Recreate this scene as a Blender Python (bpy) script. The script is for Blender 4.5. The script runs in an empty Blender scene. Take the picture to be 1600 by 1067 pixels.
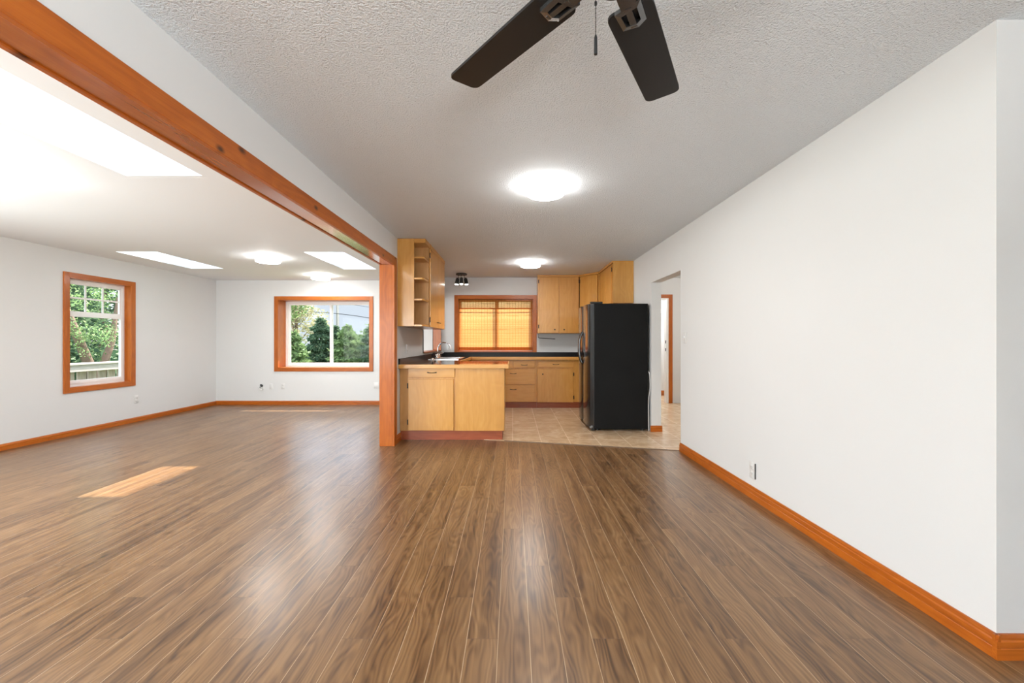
import bpy, bmesh, math, random
import numpy as np
from mathutils import Vector, Matrix

S = bpy.context.scene
C = S.collection
PI = math.pi
random.seed(7)

# ------------------------------------------------------------------ camera
cam_d = bpy.data.cameras.new('camera')
cam_d.sensor_width = 36.0
cam_d.lens = 14.4
cam_d.shift_x = -1.0 / 1600
cam_d.shift_y = -0.5 / 1600
cam_d.clip_start = 0.02
cam_d.clip_end = 400
cam = bpy.data.objects.new('camera', cam_d)
C.objects.link(cam)
cam.location = (0, 0, 1.2)
cam.rotation_euler = (PI / 2, 0, 0)
S.camera = cam

# ------------------------------------------------------------------ view
S.view_settings.view_transform = 'Standard'
S.view_settings.look = 'None'
S.view_settings.gamma = 1.0
S.view_settings.use_curve_mapping = False
S.view_settings.exposure = 1.12
S.cycles.use_denoising = True
S.cycles.use_adaptive_sampling = False
S.cycles.max_bounces = 10
S.cycles.diffuse_bounces = 6
S.cycles.glossy_bounces = 4
S.cycles.transmission_bounces = 6
S.cycles.transparent_max_bounces = 16
S.cycles.sample_clamp_indirect = 2.5
S.cycles.blur_glossy = 1.0
S.cycles.denoising_prefilter = 'ACCURATE'
S.cycles.caustics_reflective = False
S.cycles.caustics_refractive = False

# ------------------------------------------------------------------ sky
W = bpy.data.worlds.new('sky')
S.world = W
W.use_nodes = True
nt = W.node_tree
nt.nodes.clear()
w_out = nt.nodes.new('ShaderNodeOutputWorld')
w_bg = nt.nodes.new('ShaderNodeBackground')
w_sky = nt.nodes.new('ShaderNodeTexSky')
w_sky.sky_type = 'NISHITA'
w_sky.sun_disc = False
w_sky.sun_elevation = math.radians(46)
w_sky.sun_rotation = math.radians(17)
w_tc = nt.nodes.new('ShaderNodeTexCoord')
w_no = nt.nodes.new('ShaderNodeTexNoise')
w_no.inputs['Scale'].default_value = 2.6
w_no.inputs['Detail'].default_value = 5
w_mp = nt.nodes.new('ShaderNodeMapping')
w_mp.inputs['Scale'].default_value = (1, 1, 2.2)
w_rp = nt.nodes.new('ShaderNodeValToRGB')
w_rp.color_ramp.elements[0].position = 0.36
w_rp.color_ramp.elements[1].position = 0.62
w_mx = nt.nodes.new('ShaderNodeMix')
w_mx.data_type = 'RGBA'
SKY_WHITE = 5.6
w_mx.inputs[7].default_value = (SKY_WHITE * 0.98, SKY_WHITE, SKY_WHITE * 1.04, 1)
nt.links.new(w_tc.outputs['Generated'], w_mp.inputs['Vector'])
nt.links.new(w_mp.outputs['Vector'], w_no.inputs['Vector'])
nt.links.new(w_no.outputs['Fac'], w_rp.inputs['Fac'])
nt.links.new(w_rp.outputs['Color'], w_mx.inputs[0])
nt.links.new(w_sky.outputs['Color'], w_mx.inputs[6])
w_sp = nt.nodes.new('ShaderNodeSeparateXYZ')
nt.links.new(w_tc.outputs['Generated'], w_sp.inputs[0])
w_ma = nt.nodes.new('ShaderNodeMath')          # an overcast sky is brighter overhead than at the horizon
w_ma.operation = 'MULTIPLY_ADD'
w_ma.inputs[1].default_value = 12.0
w_ma.inputs[2].default_value = -1.02
w_ma.use_clamp = False
nt.links.new(w_sp.outputs[2], w_ma.inputs[0])
w_sc = nt.nodes.new('ShaderNodeVectorMath')
w_sc.operation = 'SCALE'
w_sc.inputs[0].default_value = (SKY_WHITE * 0.88, SKY_WHITE * 0.98, SKY_WHITE * 1.12)
w_mn = nt.nodes.new('ShaderNodeMath')
w_mn.operation = 'MINIMUM'
w_mn.inputs[1].default_value = 3.6
w_mf = nt.nodes.new('ShaderNodeMath')
w_mf.operation = 'MAXIMUM'
w_mf.inputs[1].default_value = 0.42
nt.links.new(w_ma.outputs[0], w_mf.inputs[0])
nt.links.new(w_mf.outputs[0], w_mn.inputs[0])
nt.links.new(w_mn.outputs[0], w_sc.inputs['Scale'])
nt.links.new(w_sc.outputs[0], w_mx.inputs[7])
nt.links.new(w_mx.outputs[2], w_bg.inputs['Color'])
w_bg.inputs['Strength'].default_value = 0.17
nt.links.new(w_bg.outputs['Background'], w_out.inputs['Surface'])

# ------------------------------------------------------------------ sun
def lamp(name, kind, loc, energy, **kw):
    d = bpy.data.lights.new(name, kind)
    d.energy = energy
    for k, v in kw.items():
        setattr(d, k, v)
    o = bpy.data.objects.new(name, d)
    C.objects.link(o)
    o.location = loc
    return o

sun = lamp('sun', 'SUN', (0, 12, 12), 8.0, angle=0.009, color=(1.0, 0.93, 0.82))
sun.rotation_euler = Vector((-0.28, -0.906, -1.0)).to_track_quat('-Z', 'Y').to_euler()

# added area lights for daylight at added windows: left wall, living room's near end
fill_left = lamp('window_daylight', 'AREA', (-5.55, .9, 1.30), 120, shape='RECTANGLE', size=1.4, size_y=3.4, color=(0.94, 0.99, 1.0))
fill_left.rotation_euler = (0, -math.radians(91), 0)
fill_near = lamp('window_daylight', 'AREA', (-3.4, -3.2, 1.3), 112, shape='RECTANGLE', size=2.6, size_y=1.7, color=(0.94, 0.99, 1.0))
fill_near.rotation_euler = (math.radians(108), 0, math.radians(25))
# area light added behind the camera on the right to brighten the ceiling
ceiling_fill = lamp('floor_lamp_uplight', 'AREA', (0.7, -2.4, 1.0), 200, shape='DISK', size=2.4, color=(0.95, 0.99, 1.0))
ceiling_fill.rotation_euler = Vector((-.45, 0.0, .9)).to_track_quat('-Z', 'Y').to_euler()
# point lights added unseen to brighten the hall and the room beyond it
lamp('hall_lamp', 'POINT', (3.1, 5.9, 2.25), 26, shadow_soft_size=0.15, color=(1, .96, .9))
lamp('bathroom_lamp', 'POINT', (2.9, 8.5, 2.1), 26, shadow_soft_size=0.15, color=(1, .97, .93))
# portals that steer the sky's light through the openings
def portal(loc, sx, sy, rot):
    o = lamp('sky_portal', 'AREA', loc, 1.0, shape='RECTANGLE', size=sx, size_y=sy)
    o.rotation_euler = rot
    o.data.cycles.is_portal = True
for sx_, sy_ in ((-2.425, 2.23), (-4.84, 5.875), (-2.44, 5.92)):
    portal((sx_, sy_, 2.87), .56, 1.28, (0, 0, 0))
portal((-3.57, 8.09, 1.34), 1.8, 1.34, (-PI / 2, 0, 0))
portal((-.33, 8.10, 1.5), 1.5, 1.05, (-PI / 2, 0, 0))
portal((-5.79, 5.59, 1.31), 1.45, .9, (0, -PI / 2, 0))
LAMP_STRENGTH = 42.0

# ================================================================== helpers
OFF = {}

def bmn():
    return bmesh.new()

def box(bm, a, b, bev=0.0, seg=2):
    x0, y0, z0 = (min(a[i], b[i]) for i in range(3))
    x1, y1, z1 = (max(a[i], b[i]) for i in range(3))
    vs = [bm.verts.new(p) for p in ((x0, y0, z0), (x1, y0, z0), (x1, y1, z0), (x0, y1, z0),
                                    (x0, y0, z1), (x1, y0, z1), (x1, y1, z1), (x0, y1, z1))]
    fs = []
    for f in ((0, 3, 2, 1), (4, 5, 6, 7), (0, 1, 5, 4), (1, 2, 6, 5), (2, 3, 7, 6), (3, 0, 4, 7)):
        fs.append(bm.faces.new([vs[i] for i in f]))
    if bev > 0:
        es = list({e for f in fs for e in f.edges})
        bmesh.ops.bevel(bm, geom=es, offset=bev, segments=seg, affect='EDGES', profile=0.5, clamp_overlap=True)
    return bm

def B(a, b, bev=0.0, seg=2):
    return box(bmn(), a, b, bev, seg)

def frame_of(d):
    d = Vector(d).normalized()
    up = Vector((0, 0, 1)) if abs(d.z) < 0.95 else Vector((1, 0, 0))
    u = d.cross(up).normalized()
    return u, u.cross(d).normalized()

def tube(bm, pts, r, n=10, cap=True):
    pts = [Vector(p) for p in pts]
    rs = r if isinstance(r, (list, tuple)) else [r] * len(pts)
    rings = []
    pu = None
    for i, p in enumerate(pts):
        d = (pts[min(i + 1, len(pts) - 1)] - pts[max(i - 1, 0)]).normalized()
        if pu is None:
            u, v = frame_of(d)
        else:
            u = (pu - d * pu.dot(d)).normalized()
            v = d.cross(u)
        pu = u
        rings.append([bm.verts.new(p + (u * math.cos(2 * PI * k / n) + v * math.sin(2 * PI * k / n)) * rs[i]) for k in range(n)])
    for a, b in zip(rings, rings[1:]):
        for k in range(n):
            bm.faces.new([a[k], a[(k + 1) % n], b[(k + 1) % n], b[k]])
    if cap:
        bm.faces.new(rings[0][::-1])
        bm.faces.new(rings[-1])
    return bm

def lathe(bm, prof, c=(0, 0, 0), n=40):
    """profile of (radius, z) turned about the vertical through c"""
    c = Vector(c)
    rings = []
    for r, z in prof:
        if r < 1e-6:
            rings.append([bm.verts.new(c + Vector((0, 0, z)))])
        else:
            rings.append([bm.verts.new(c + Vector((r * math.cos(2 * PI * k / n), r * math.sin(2 * PI * k / n), z))) for k in range(n)])
    for a, b in zip(rings, rings[1:]):
        for k in range(n):
            k2 = (k + 1) % n
            if len(a) == 1 and len(b) == 1:
                continue
            if len(a) == 1:
                bm.faces.new([a[0], b[k2], b[k]])
            elif len(b) == 1:
                bm.faces.new([a[k], a[k2], b[0]])
            else:
                bm.faces.new([a[k], a[k2], b[k2], b[k]])
    return bm

def prism(bm, poly, axis, lo, hi):
    """polygon in the two other axes (in x,y,z order) pushed along axis"""
    def P(p, t):
        q = list(p)
        q.insert('xyz'.index(axis), t)
        return q
    a = [bm.verts.new(P(p, lo)) for p in poly]
    b = [bm.verts.new(P(p, hi)) for p in poly]
    bm.faces.new(a)
    bm.faces.new(b[::-1])
    n = len(poly)
    for i in range(n):
        bm.faces.new([a[i], b[i], b[(i + 1) % n], a[(i + 1) % n]])
    return bm

def slab(bm, ax, lo, hi, u, v, holes=()):
    """a sheet between lo and hi along axis ax, spanning u and v in the other axes, with rectangular holes"""
    us = sorted({u[0], u[1], *[h[0] for h in holes], *[h[1] for h in holes]})
    vs = sorted({v[0], v[1], *[h[2] for h in holes], *[h[3] for h in holes]})
    us = [t for t in us if u[0] <= t <= u[1]]
    vs = [t for t in vs if v[0] <= t <= v[1]]
    for i in range(len(us) - 1):
        for j in range(len(vs) - 1):
            cu, cv = (us[i] + us[i + 1]) / 2, (vs[j] + vs[j + 1]) / 2
            if any(h[0] < cu < h[1] and h[2] < cv < h[3] for h in holes):
                continue
            a, b = [us[i], vs[j]], [us[i + 1], vs[j + 1]]
            k = 'xyz'.index(ax)
            a.insert(k, lo)
            b.insert(k, hi)
            box(bm, a, b)
    # weld the cells into one sheet
    bmesh.ops.remove_doubles(bm, verts=bm.verts, dist=1e-5)
    seen = {}
    for f in list(bm.faces):
        key = tuple(sorted(v_.index for v_ in f.verts))
        seen.setdefault(key, []).append(f)
    bm.verts.index_update()
    seen = {}
    for f in bm.faces:
        seen.setdefault(tuple(sorted(q.index for q in f.verts)), []).append(f)
    dead = [f for fs in seen.values() if len(fs) > 1 for f in fs]
    bmesh.ops.delete(bm, geom=dead, context='FACES')
    return bm

def obj(name, bm, mat, parent=None, smooth=False):
    me = bpy.data.meshes.new(name)
    bmesh.ops.recalc_face_normals(bm, faces=bm.faces)
    bm.normal_update()
    o = bpy.data.objects.new(name, me)
    C.objects.link(o)
    if parent is not None:
        off = OFF.get(parent.name, Vector((0, 0, 0)))
        bmesh.ops.translate(bm, verts=bm.verts, vec=-off)
        o.parent = parent
        OFF[o.name] = off
    else:
        xs = [v.co for v in bm.verts]
        c = Vector(((min(p.x for p in xs) + max(p.x for p in xs)) / 2,
                    (min(p.y for p in xs) + max(p.y for p in xs)) / 2, min(p.z for p in xs)))
        bmesh.ops.translate(bm, verts=bm.verts, vec=-c)
        o.location = c
        OFF[o.name] = c
    bm.to_mesh(me)
    bm.free()
    if smooth:
        for p in me.polygons:
            p.use_smooth = True
        me.set_sharp_from_angle(angle=math.radians(38))
    me.materials.append(mat)
    return o

def tag(o, label, cat, group=None):
    o['label'] = label
    o['category'] = cat
    if group:
        o['group'] = group
    return o

def thing(name, label, cat, loc=(0, 0, 0), group=None, local=False, rz=0.0):
    o = bpy.data.objects.new(name, None)
    o.empty_display_size = 0.1
    C.objects.link(o)
    o.location = loc
    o.rotation_euler = (0, 0, rz)
    OFF[o.name] = Vector((0, 0, 0)) if local else Vector(loc)
    return tag(o, label, cat, group)

def struct(name, bm, mat, parent=None, smooth=False):
    o = obj(name, bm, mat, parent, smooth)
    if parent is None:
        o['kind'] = 'structure'
    return o

def sroot(name, loc):
    o = bpy.data.objects.new(name, None)
    o.empty_display_size = 0.1
    C.objects.link(o)
    o.location = loc
    OFF[o.name] = Vector(loc)
    o['kind'] = 'structure'
    return o

def dup(root, loc, label, rz=None):
    r = root.copy()
    C.objects.link(r)
    r.location = loc
    r['label'] = label
    if rz is not None:
        r.rotation_euler = (0, 0, rz)
    for ch in list(root.children):
        c = ch.copy()
        C.objects.link(c)
        c.parent = r
        for g in ch.children:
            d = g.copy()
            C.objects.link(d)
            d.parent = c
    return r

# ================================================================== materials
class NT:
    def __init__(s, name):
        s.m = bpy.data.materials.new(name)
        s.m.use_nodes = True
        s.t = s.m.node_tree
        s.t.nodes.clear()
        s.out = s.t.nodes.new('ShaderNodeOutputMaterial')
    def n(s, typ, **kw):
        nd = s.t.nodes.new('ShaderNode' + typ)
        for k, v in kw.items():
            setattr(nd, k, v)
        return nd
    def link(s, a, b):
        s.t.links.new(a, b)
    def put(s, sock, v):
        if isinstance(v, bpy.types.NodeSocket):
            s.link(v, sock)
        else:
            sock.default_value = v
    def math(s, op, a, b=0.0, c=None):
        nd = s.n('Math', operation=op)
        s.put(nd.inputs[0], a)
        s.put(nd.inputs[1], b)
        if c is not None:
            s.put(nd.inputs[2], c)
        return nd.outputs[0]
    def comb(s, x, y, z):
        nd = s.n('CombineXYZ')
        s.put(nd.inputs[0], x); s.put(nd.inputs[1], y); s.put(nd.inputs[2], z)
        return nd.outputs[0]
    def ramp(s, fac, stops):
        nd = s.n('ValToRGB')
        cr = nd.color_ramp
        while len(cr.elements) < len(stops):
            cr.elements.new(0.5)
        for e, (p, c) in zip(cr.elements, stops):
            e.position = p
            e.color = (*c, 1) if len(c) == 3 else c
        s.link(fac, nd.inputs[0])
        return nd.outputs[0]
    def mix(s, f, a, b, blend='MIX'):
        nd = s.n('Mix', data_type='RGBA', blend_type=blend)
        s.put(nd.inputs[0], f)
        s.put(nd.inputs[6], a if isinstance(a, bpy.types.NodeSocket) else (*a, 1))
        s.put(nd.inputs[7], b if isinstance(b, bpy.types.NodeSocket) else (*b, 1))
        return nd.outputs[2]
    def noise(s, vec, scale, detail=4, rough=0.55, dist=0.0):
        nd = s.n('TexNoise')
        if vec is not None:
            s.link(vec, nd.inputs['Vector'])
        nd.inputs['Scale'].default_value = scale
        nd.inputs['Detail'].default_value = detail
        nd.inputs['Roughness'].default_value = rough
        nd.inputs['Distortion'].default_value = dist
        return nd.outputs['Fac']
    def bump(s, h, strength=1.0, dist=0.01):
        nd = s.n('Bump')
        nd.inputs['Strength'].default_value = strength
        nd.inputs['Distance'].default_value = dist
        s.link(h, nd.inputs['Height'])
        return nd.outputs[0]
    def bsdf(s, col, rough=0.5, metal=0.0, normal=None, spec=0.5, coat=0.0, coat_r=0.1):
        b = s.n('BsdfPrincipled')
        s.put(b.inputs['Base Color'], col if isinstance(col, bpy.types.NodeSocket) else (*col, 1))
        s.put(b.inputs['Roughness'], rough)
        s.put(b.inputs['Metallic'], metal)
        s.put(b.inputs['Specular IOR Level'], spec)
        s.put(b.inputs['Coat Weight'], coat)
        s.put(b.inputs['Coat Roughness'], coat_r)
        if normal is not None:
            s.link(normal, b.inputs['Normal'])
        s.link(b.outputs[0], s.out.inputs[0])
        return b
    def objco(s):
        return s.n('TexCoord').outputs['Object']

def plain(name, col, rough=0.5, metal=0.0, spec=0.5, coat=0.0, var=0.06, vs=9.0, bump=0.0, bs=200.0):
    m = NT(name)
    co = m.objco()
    f = m.noise(co, vs, 3)
    c = m.mix(f, tuple(x * (1 - var) for x in col), tuple(min(1, x * (1 + var)) for x in col))
    nm = m.bump(m.noise(co, bs, 2), bump, 0.002) if bump else None
    m.bsdf(c, rough, metal, nm, spec, coat)
    return m.m

def wood(name, dark, mid, light, axis='z', rough=0.35, coat=0.0, knots=False, ring=1.0, across=1.0, spec=0.5):
    m = NT(name)
    co = m.objco()
    rnd = m.n('ObjectInfo').outputs['Random']
    sep = m.n('SeparateXYZ')
    m.link(co, sep.inputs[0])
    k = 'xyz'.index(axis)
    oth = [i for i in range(3) if i != k]
    al = sep.outputs[k]
    o1 = m.math('ADD', sep.outputs[oth[0]], m.math('MULTIPLY', rnd, 7.3))
    o2 = m.math('ADD', sep.outputs[oth[1]], m.math('MULTIPLY', rnd, 3.1))
    # slow bend of the figure
    v0 = m.comb(m.math('MULTIPLY', o1, 2.2 * across), m.math('MULTIPLY', al, 0.8), m.math('MULTIPLY', o2, 2.2 * across))
    bend = m.noise(v0, 2.0, 2)
    rr = m.math('ADD', m.math('MULTIPLY', m.math('ADD', o1, o2), 9 * across), m.math('MULTIPLY', bend, 7.0 * ring))
    fig = m.math('ADD', m.math('MULTIPLY', m.math('SINE', m.math('MULTIPLY', rr, 6.28)), 0.5), 0.5)
    v1 = m.comb(m.math('MULTIPLY', o1, 60), m.math('MULTIPLY', al, 1.6), m.math('MULTIPLY', o2, 60))
    fine = m.noise(v1, 2.0, 5, 0.6)
    v2 = m.comb(m.math('MULTIPLY', o1, 9), m.math('MULTIPLY', al, 0.35), m.math('MULTIPLY', o2, 9))
    broad = m.noise(v2, 1.0, 2)
    f = m.math('ADD', m.math('MULTIPLY', fig, 0.09), m.math('ADD', m.math('MULTIPLY', fine, 0.46), m.math('MULTIPLY', broad, 0.46)))
    col = m.ramp(f, [(0.28, dark), (0.52, mid), (0.78, light)])
    if knots:
        vo = m.n('TexVoronoi', voronoi_dimensions='2D')
        m.link(m.comb(m.math('MULTIPLY', o2, 5.2), m.math('MULTIPLY', al, 3.0), 0.0), vo.inputs['Vector'])
        vo.inputs['Scale'].default_value = 1.0
        kn = m.ramp(vo.outputs['Distance'], [(0.03, (1, 1, 1)), (0.11, (0, 0, 0))])
        col = m.mix(kn, col, tuple(x * 0.22 for x in dark))
    m.bsdf(col, rough, 0, None, spec, coat, 0.12)
    return m.m

# --- paint and plaster
M = {}
M['wall'] = plain('wall_paint', (0.655, 0.657, 0.652), 0.62, var=0.012, vs=3, bump=0.12, bs=320)
M['ceiling_smooth'] = plain('smooth_ceiling_paint', (0.80, 0.835, 0.865), 0.7, var=0.01, vs=2, bump=0.08, bs=150)
def popcorn():
    m = NT('stippled_ceiling')
    co = m.objco()
    a = m.noise(co, 105, 3, 0.6)
    b = m.noise(co, 150, 2, 0.5)
    h = m.math('ADD', m.math('MULTIPLY', m.math('POWER', a, 2.0), 1.4), m.math('MULTIPLY', b, 0.3))
    c = m.mix(m.noise(co, 1.2, 2), (0.80, 0.845, 0.88), (0.83, 0.875, 0.91))
    m.bsdf(c, 0.8, 0, m.bump(h, 0.9, 0.014), 0.2)
    return m.m
M['ceiling'] = popcorn()
M['white'] = plain('white_vinyl', (0.82, 0.82, 0.81), 0.35, var=0.02)
M['plate'] = plain('white_plastic', (0.66, 0.655, 0.64), 0.4, var=0.02)
M['slot'] = plain('outlet_slot_dark', (0.05, 0.05, 0.05), 0.5)
# --- woods
OR_D, OR_M, OR_L = (0.275, 0.060, 0.005), (0.395, 0.098, 0.009), (0.49, 0.140, 0.016)
for a in 'xyz':
    M['fir_' + a] = wood('stained_fir_' + a, OR_D, OR_M, OR_L, a, 0.32, 0.08, spec=0.3)
    M['birch_' + a] = wood('cabinet_birch_' + a, (0.48, 0.215, 0.040), (0.57, 0.275, 0.058), (0.65, 0.345, 0.092), a, 0.33, 0.25)
M['fir_varnished'] = wood('varnished_stained_fir', OR_D, OR_M, OR_L, 'y', 0.16, 1.0, spec=0.8)
M['fir_knotty'] = wood('knotty_stained_fir', OR_D, OR_M, OR_L, 'y', 0.32, 0.1, knots=True, spec=0.3)
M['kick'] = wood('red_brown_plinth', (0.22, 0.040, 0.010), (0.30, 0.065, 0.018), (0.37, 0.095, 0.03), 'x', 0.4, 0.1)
M['birch_in'] = wood('cabinet_inside_birch', (0.36, 0.17, 0.042), (0.44, 0.215, 0.060), (0.52, 0.27, 0.085), 'z', 0.5)  # darker, less glossy birch than the fronts
M['gray_wood'] = wood('weathered_fence_wood', (0.26, 0.20, 0.16), (0.42, 0.33, 0.27), (0.56, 0.46, 0.39), 'z', 0.85)
M['bark'] = plain('tree_bark', (0.20, 0.13, 0.095), 0.9, var=0.4, vs=14, bump=0.8, bs=30)
M['pole_wood'] = wood('pole_wood', (0.24, 0.21, 0.19), (0.36, 0.33, 0.30), (0.46, 0.43, 0.40), 'z', 0.9)
# --- metals, plastics
M['black'] = plain('black_satin', (0.012, 0.012, 0.012), 0.42)
M['fan_black'] = plain('fan_blade_black', (0.011, 0.0105, 0.010), 0.45, var=0.3, vs=5, spec=0.35, coat=0.0)
M['fan_metal'] = plain('fan_bracket_pewter', (0.16, 0.16, 0.16), 0.25, metal=0.9)
M['fridge_side'] = plain('fridge_black_side', (0.010, 0.010, 0.010), 0.42, var=0.3, vs=3, spec=0.08, bump=0.25, bs=260)
M['fridge_door'] = plain('fridge_black_gloss', (0.012, 0.012, 0.012), 0.10, coat=0.6)
M['fridge_trim'] = plain('fridge_grey_trim', (0.10, 0.10, 0.10), 0.3)
M['chrome'] = plain('chrome', (0.80, 0.80, 0.82), 0.07, metal=1.0, var=0.01)
M['steel'] = plain('brushed_steel', (0.66, 0.66, 0.66), 0.25, metal=1.0, var=0.04, vs=60)
M['bronze'] = plain('antique_brass', (0.085, 0.055, 0.028), 0.35, metal=0.7)
M['hinge'] = plain('black_hinge', (0.012, 0.010, 0.009), 0.45, metal=0.4)
M['cable_white'] = plain('white_cable', (0.75, 0.75, 0.74), 0.5)
M['wire'] = plain('wire_black', (0.02, 0.02, 0.02), 0.6)

def emis(name, col, strength):
    m = NT(name)
    e = m.n('Emission')
    e.inputs[0].default_value = (*col, 1)
    e.inputs[1].default_value = strength
    m.link(e.outputs[0], m.out.inputs[0])
    return m.m
M['lamp'] = emis('lamp_diffuser_glow', (1.0, 0.99, 0.965), LAMP_STRENGTH)
M['lamp_rim'] = emis('lamp_rim_glow', (1.0, 0.99, 0.965), LAMP_STRENGTH * 0.30)
M['spot'] = emis('spot_lens_glow', (1.0, 0.94, 0.86), 14.0)

def glass():
    m = NT('window_glass')
    lw = m.n('LayerWeight')
    lw.inputs[0].default_value = 0.5
    fz = m.math('ADD', 0.003, m.math('MULTIPLY', m.math('POWER', lw.outputs['Facing'], 5.0), 0.5))
    tr = m.n('BsdfTransparent')
    tr.inputs[0].default_value = (0.97, 0.98, 0.975, 1)
    gl = m.n('BsdfGlossy')
    gl.inputs['Roughness'].default_value = 0.01
    mx = m.n('MixShader')
    m.link(fz, mx.inputs[0])
    m.link(tr.outputs[0], mx.inputs[1])
    m.link(gl.outputs[0], mx.inputs[2])
    m.link(mx.outputs[0], m.out.inputs[0])
    return m.m
M['glass'] = glass()

def laminate_floor():
    m = NT('walnut_laminate')
    sep = m.n('SeparateXYZ')
    m.link(m.n('NewGeometry').outputs['Position'], sep.inputs[0])
    x, y = sep.outputs[0], sep.outputs[1]
    Wd, L = 0.1263, 1.214
    u = m.math('DIVIDE', m.math('ADD', x, 0.0584), Wd)
    k = m.math('FLOOR', u)
    fx = m.math('SUBTRACT', u, k)
    md = m.math('FLOORED_MODULO', k, 4.0)
    off = m.math('ADD', m.math('MULTIPLY', md, -0.268), 2.456)
    off = m.math('ADD', off, m.math('MULTIPLY', m.math('LESS_THAN', md, 0.5), 0.165))
    v = m.math('DIVIDE', m.math('SUBTRACT', y, off), L)
    j = m.math('FLOOR', v)
    fy = m.math('SUBTRACT', v, j)
    wn = m.n('TexWhiteNoise', noise_dimensions='2D')
    m.link(m.comb(k, j, 0.0), wn.inputs['Vector'])
    r = wn.outputs['Value']
    wn2 = m.n('TexWhiteNoise', noise_dimensions='3D')
    m.link(m.comb(k, j, 5.0), wn2.inputs['Vector'])
    r2 = wn2.outputs['Value']
    gx = m.math('ADD', m.math('MULTIPLY', fx, Wd), m.math('MULTIPLY', r, 31.0))
    gy = m.math('ADD', m.math('MULTIPLY', fy, L), m.math('MULTIPLY', r2, 17.0))
    # cathedral figure and fine pores
    bend = m.noise(m.comb(m.math('MULTIPLY', gx, 9), m.math('MULTIPLY', gy, 1.6), 0.0), 1.0, 2, 0.5)
    rr = m.math('ADD', m.math('MULTIPLY', gx, 34), m.math('MULTIPLY', bend, 11))
    fig = m.math('ADD', m.math('MULTIPLY', m.math('SINE', m.math('MULTIPLY', rr, 6.28)), 0.5), 0.5)
    fine = m.noise(m.comb(m.math('MULTIPLY', gx, 95), m.math('MULTIPLY', gy, 3), 0.0), 1.0, 3, 0.5, 0.3)
    broad = m.noise(m.comb(m.math('MULTIPLY', gx, 22), m.math('MULTIPLY', gy, 1.2), 3.0), 1.0, 3, 0.5, 0.5)
    f = m.math('ADD', m.math('MULTIPLY', fig, 0.13), m.math('ADD', m.math('MULTIPLY', fine, 0.27), m.math('MULTIPLY', broad, 0.64)))
    f = m.math('ADD', f, m.math('MULTIPLY', m.math('SUBTRACT', r, 0.5), 0.10))
    col = m.ramp(f, [(0.30, (0.052, 0.022, 0.0075)), (0.47, (0.138, 0.067, 0.025)), (0.62, (0.205, 0.107, 0.043)), (0.80, (0.29, 0.170, 0.078))])
    ex = m.math('MULTIPLY', m.math('MINIMUM', fx, m.math('SUBTRACT', 1.0, fx)), Wd)
    ey = m.math('MULTIPLY', m.math('MINIMUM', fy, m.math('SUBTRACT', 1.0, fy)), L)
    sx = m.math('LESS_THAN', ex, 0.00105)
    sy = m.math('LESS_THAN', ey, 0.0013)
    col = m.mix(sx, col, (0.46, 0.33, 0.205))  # pale long seams: light caught on the plank bevels, put into the colour
    col = m.mix(m.math('MULTIPLY', sy, 0.8), col, (0.15, 0.088, 0.050))
    seam = m.math('MAXIMUM', sx, sy)
    tilt = m.math('MULTIPLY', m.math('MULTIPLY', m.math('SUBTRACT', fx, 0.5), Wd), m.math('MULTIPLY', m.math('SUBTRACT', r2, 0.5), 0.022))
    tilt = m.math('ADD', tilt, m.math('MULTIPLY', m.math('MULTIPLY', m.math('SUBTRACT', fy, 0.5), L), m.math('MULTIPLY', m.math('SUBTRACT', r, 0.5), 0.006)))
    grain_h = m.math('MULTIPLY', fine, 0.000008)
    h = m.math('ADD', tilt, grain_h)
    nm = m.bump(h, 1.0, 1.0)
    smudge = m.noise(m.comb(x, y, 0.0), 2.2, 4, 0.6)
    rough = m.math('ADD', 0.25, m.math('MULTIPLY', smudge, 0.12))
    rough = m.math('ADD', rough, m.math('MULTIPLY', seam, 0.25))
    m.bsdf(col, rough, 0, nm, 0.65, 0.0, 0.15)
    return m.m
M['floor'] = laminate_floor()

def tile_floor():
    m = NT('beige_stone_tile')
    sep = m.n('SeparateXYZ')
    pos = m.n('NewGeometry').outputs['Position']
    m.link(pos, sep.inputs[0])
    T = 0.34
    u = m.math('DIVIDE', sep.outputs[0], T)
    v = m.math('DIVIDE', m.math('SUBTRACT', sep.outputs[1], 4.99), T)
    ku, kv = m.math('FLOOR', u), m.math('FLOOR', v)
    fu, fv = m.math('SUBTRACT', u, ku), m.math('SUBTRACT', v, kv)
    wn = m.n('TexWhiteNoise', noise_dimensions='2D')
    m.link(m.comb(ku, kv, 0.0), wn.inputs['Vector'])
    r = wn.outputs['Value']
    sh = m.n('VectorMath', operation='ADD')
    m.link(pos, sh.inputs[0])
    m.link(m.comb(m.math('MULTIPLY', r, 9), m.math('MULTIPLY', r, 5), 0.0), sh.inputs[1])
    a = m.noise(sh.outputs[0], 5.0, 6, 0.62, 1.2)
    col = m.ramp(a, [(0.32, (0.47, 0.315, 0.185)), (0.5, (0.59, 0.415, 0.26)), (0.68, (0.71, 0.54, 0.37))])
    e = m.math('MINIMUM', m.math('MINIMUM', fu, m.math('SUBTRACT', 1, fu)), m.math('MINIMUM', fv, m.math('SUBTRACT', 1, fv)))
    g = m.math('LESS_THAN', e, 0.008)
    col = m.mix(m.math('MULTIPLY', g, 0.5), col, (0.70, 0.55, 0.39))
    m.bsdf(col, m.math('ADD', 0.26, m.math('MULTIPLY', g, 0.3)), 0, m.bump(a, 0.1, 0.01), 0.45)
    return m.m
M['tile'] = tile_floor()

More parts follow.
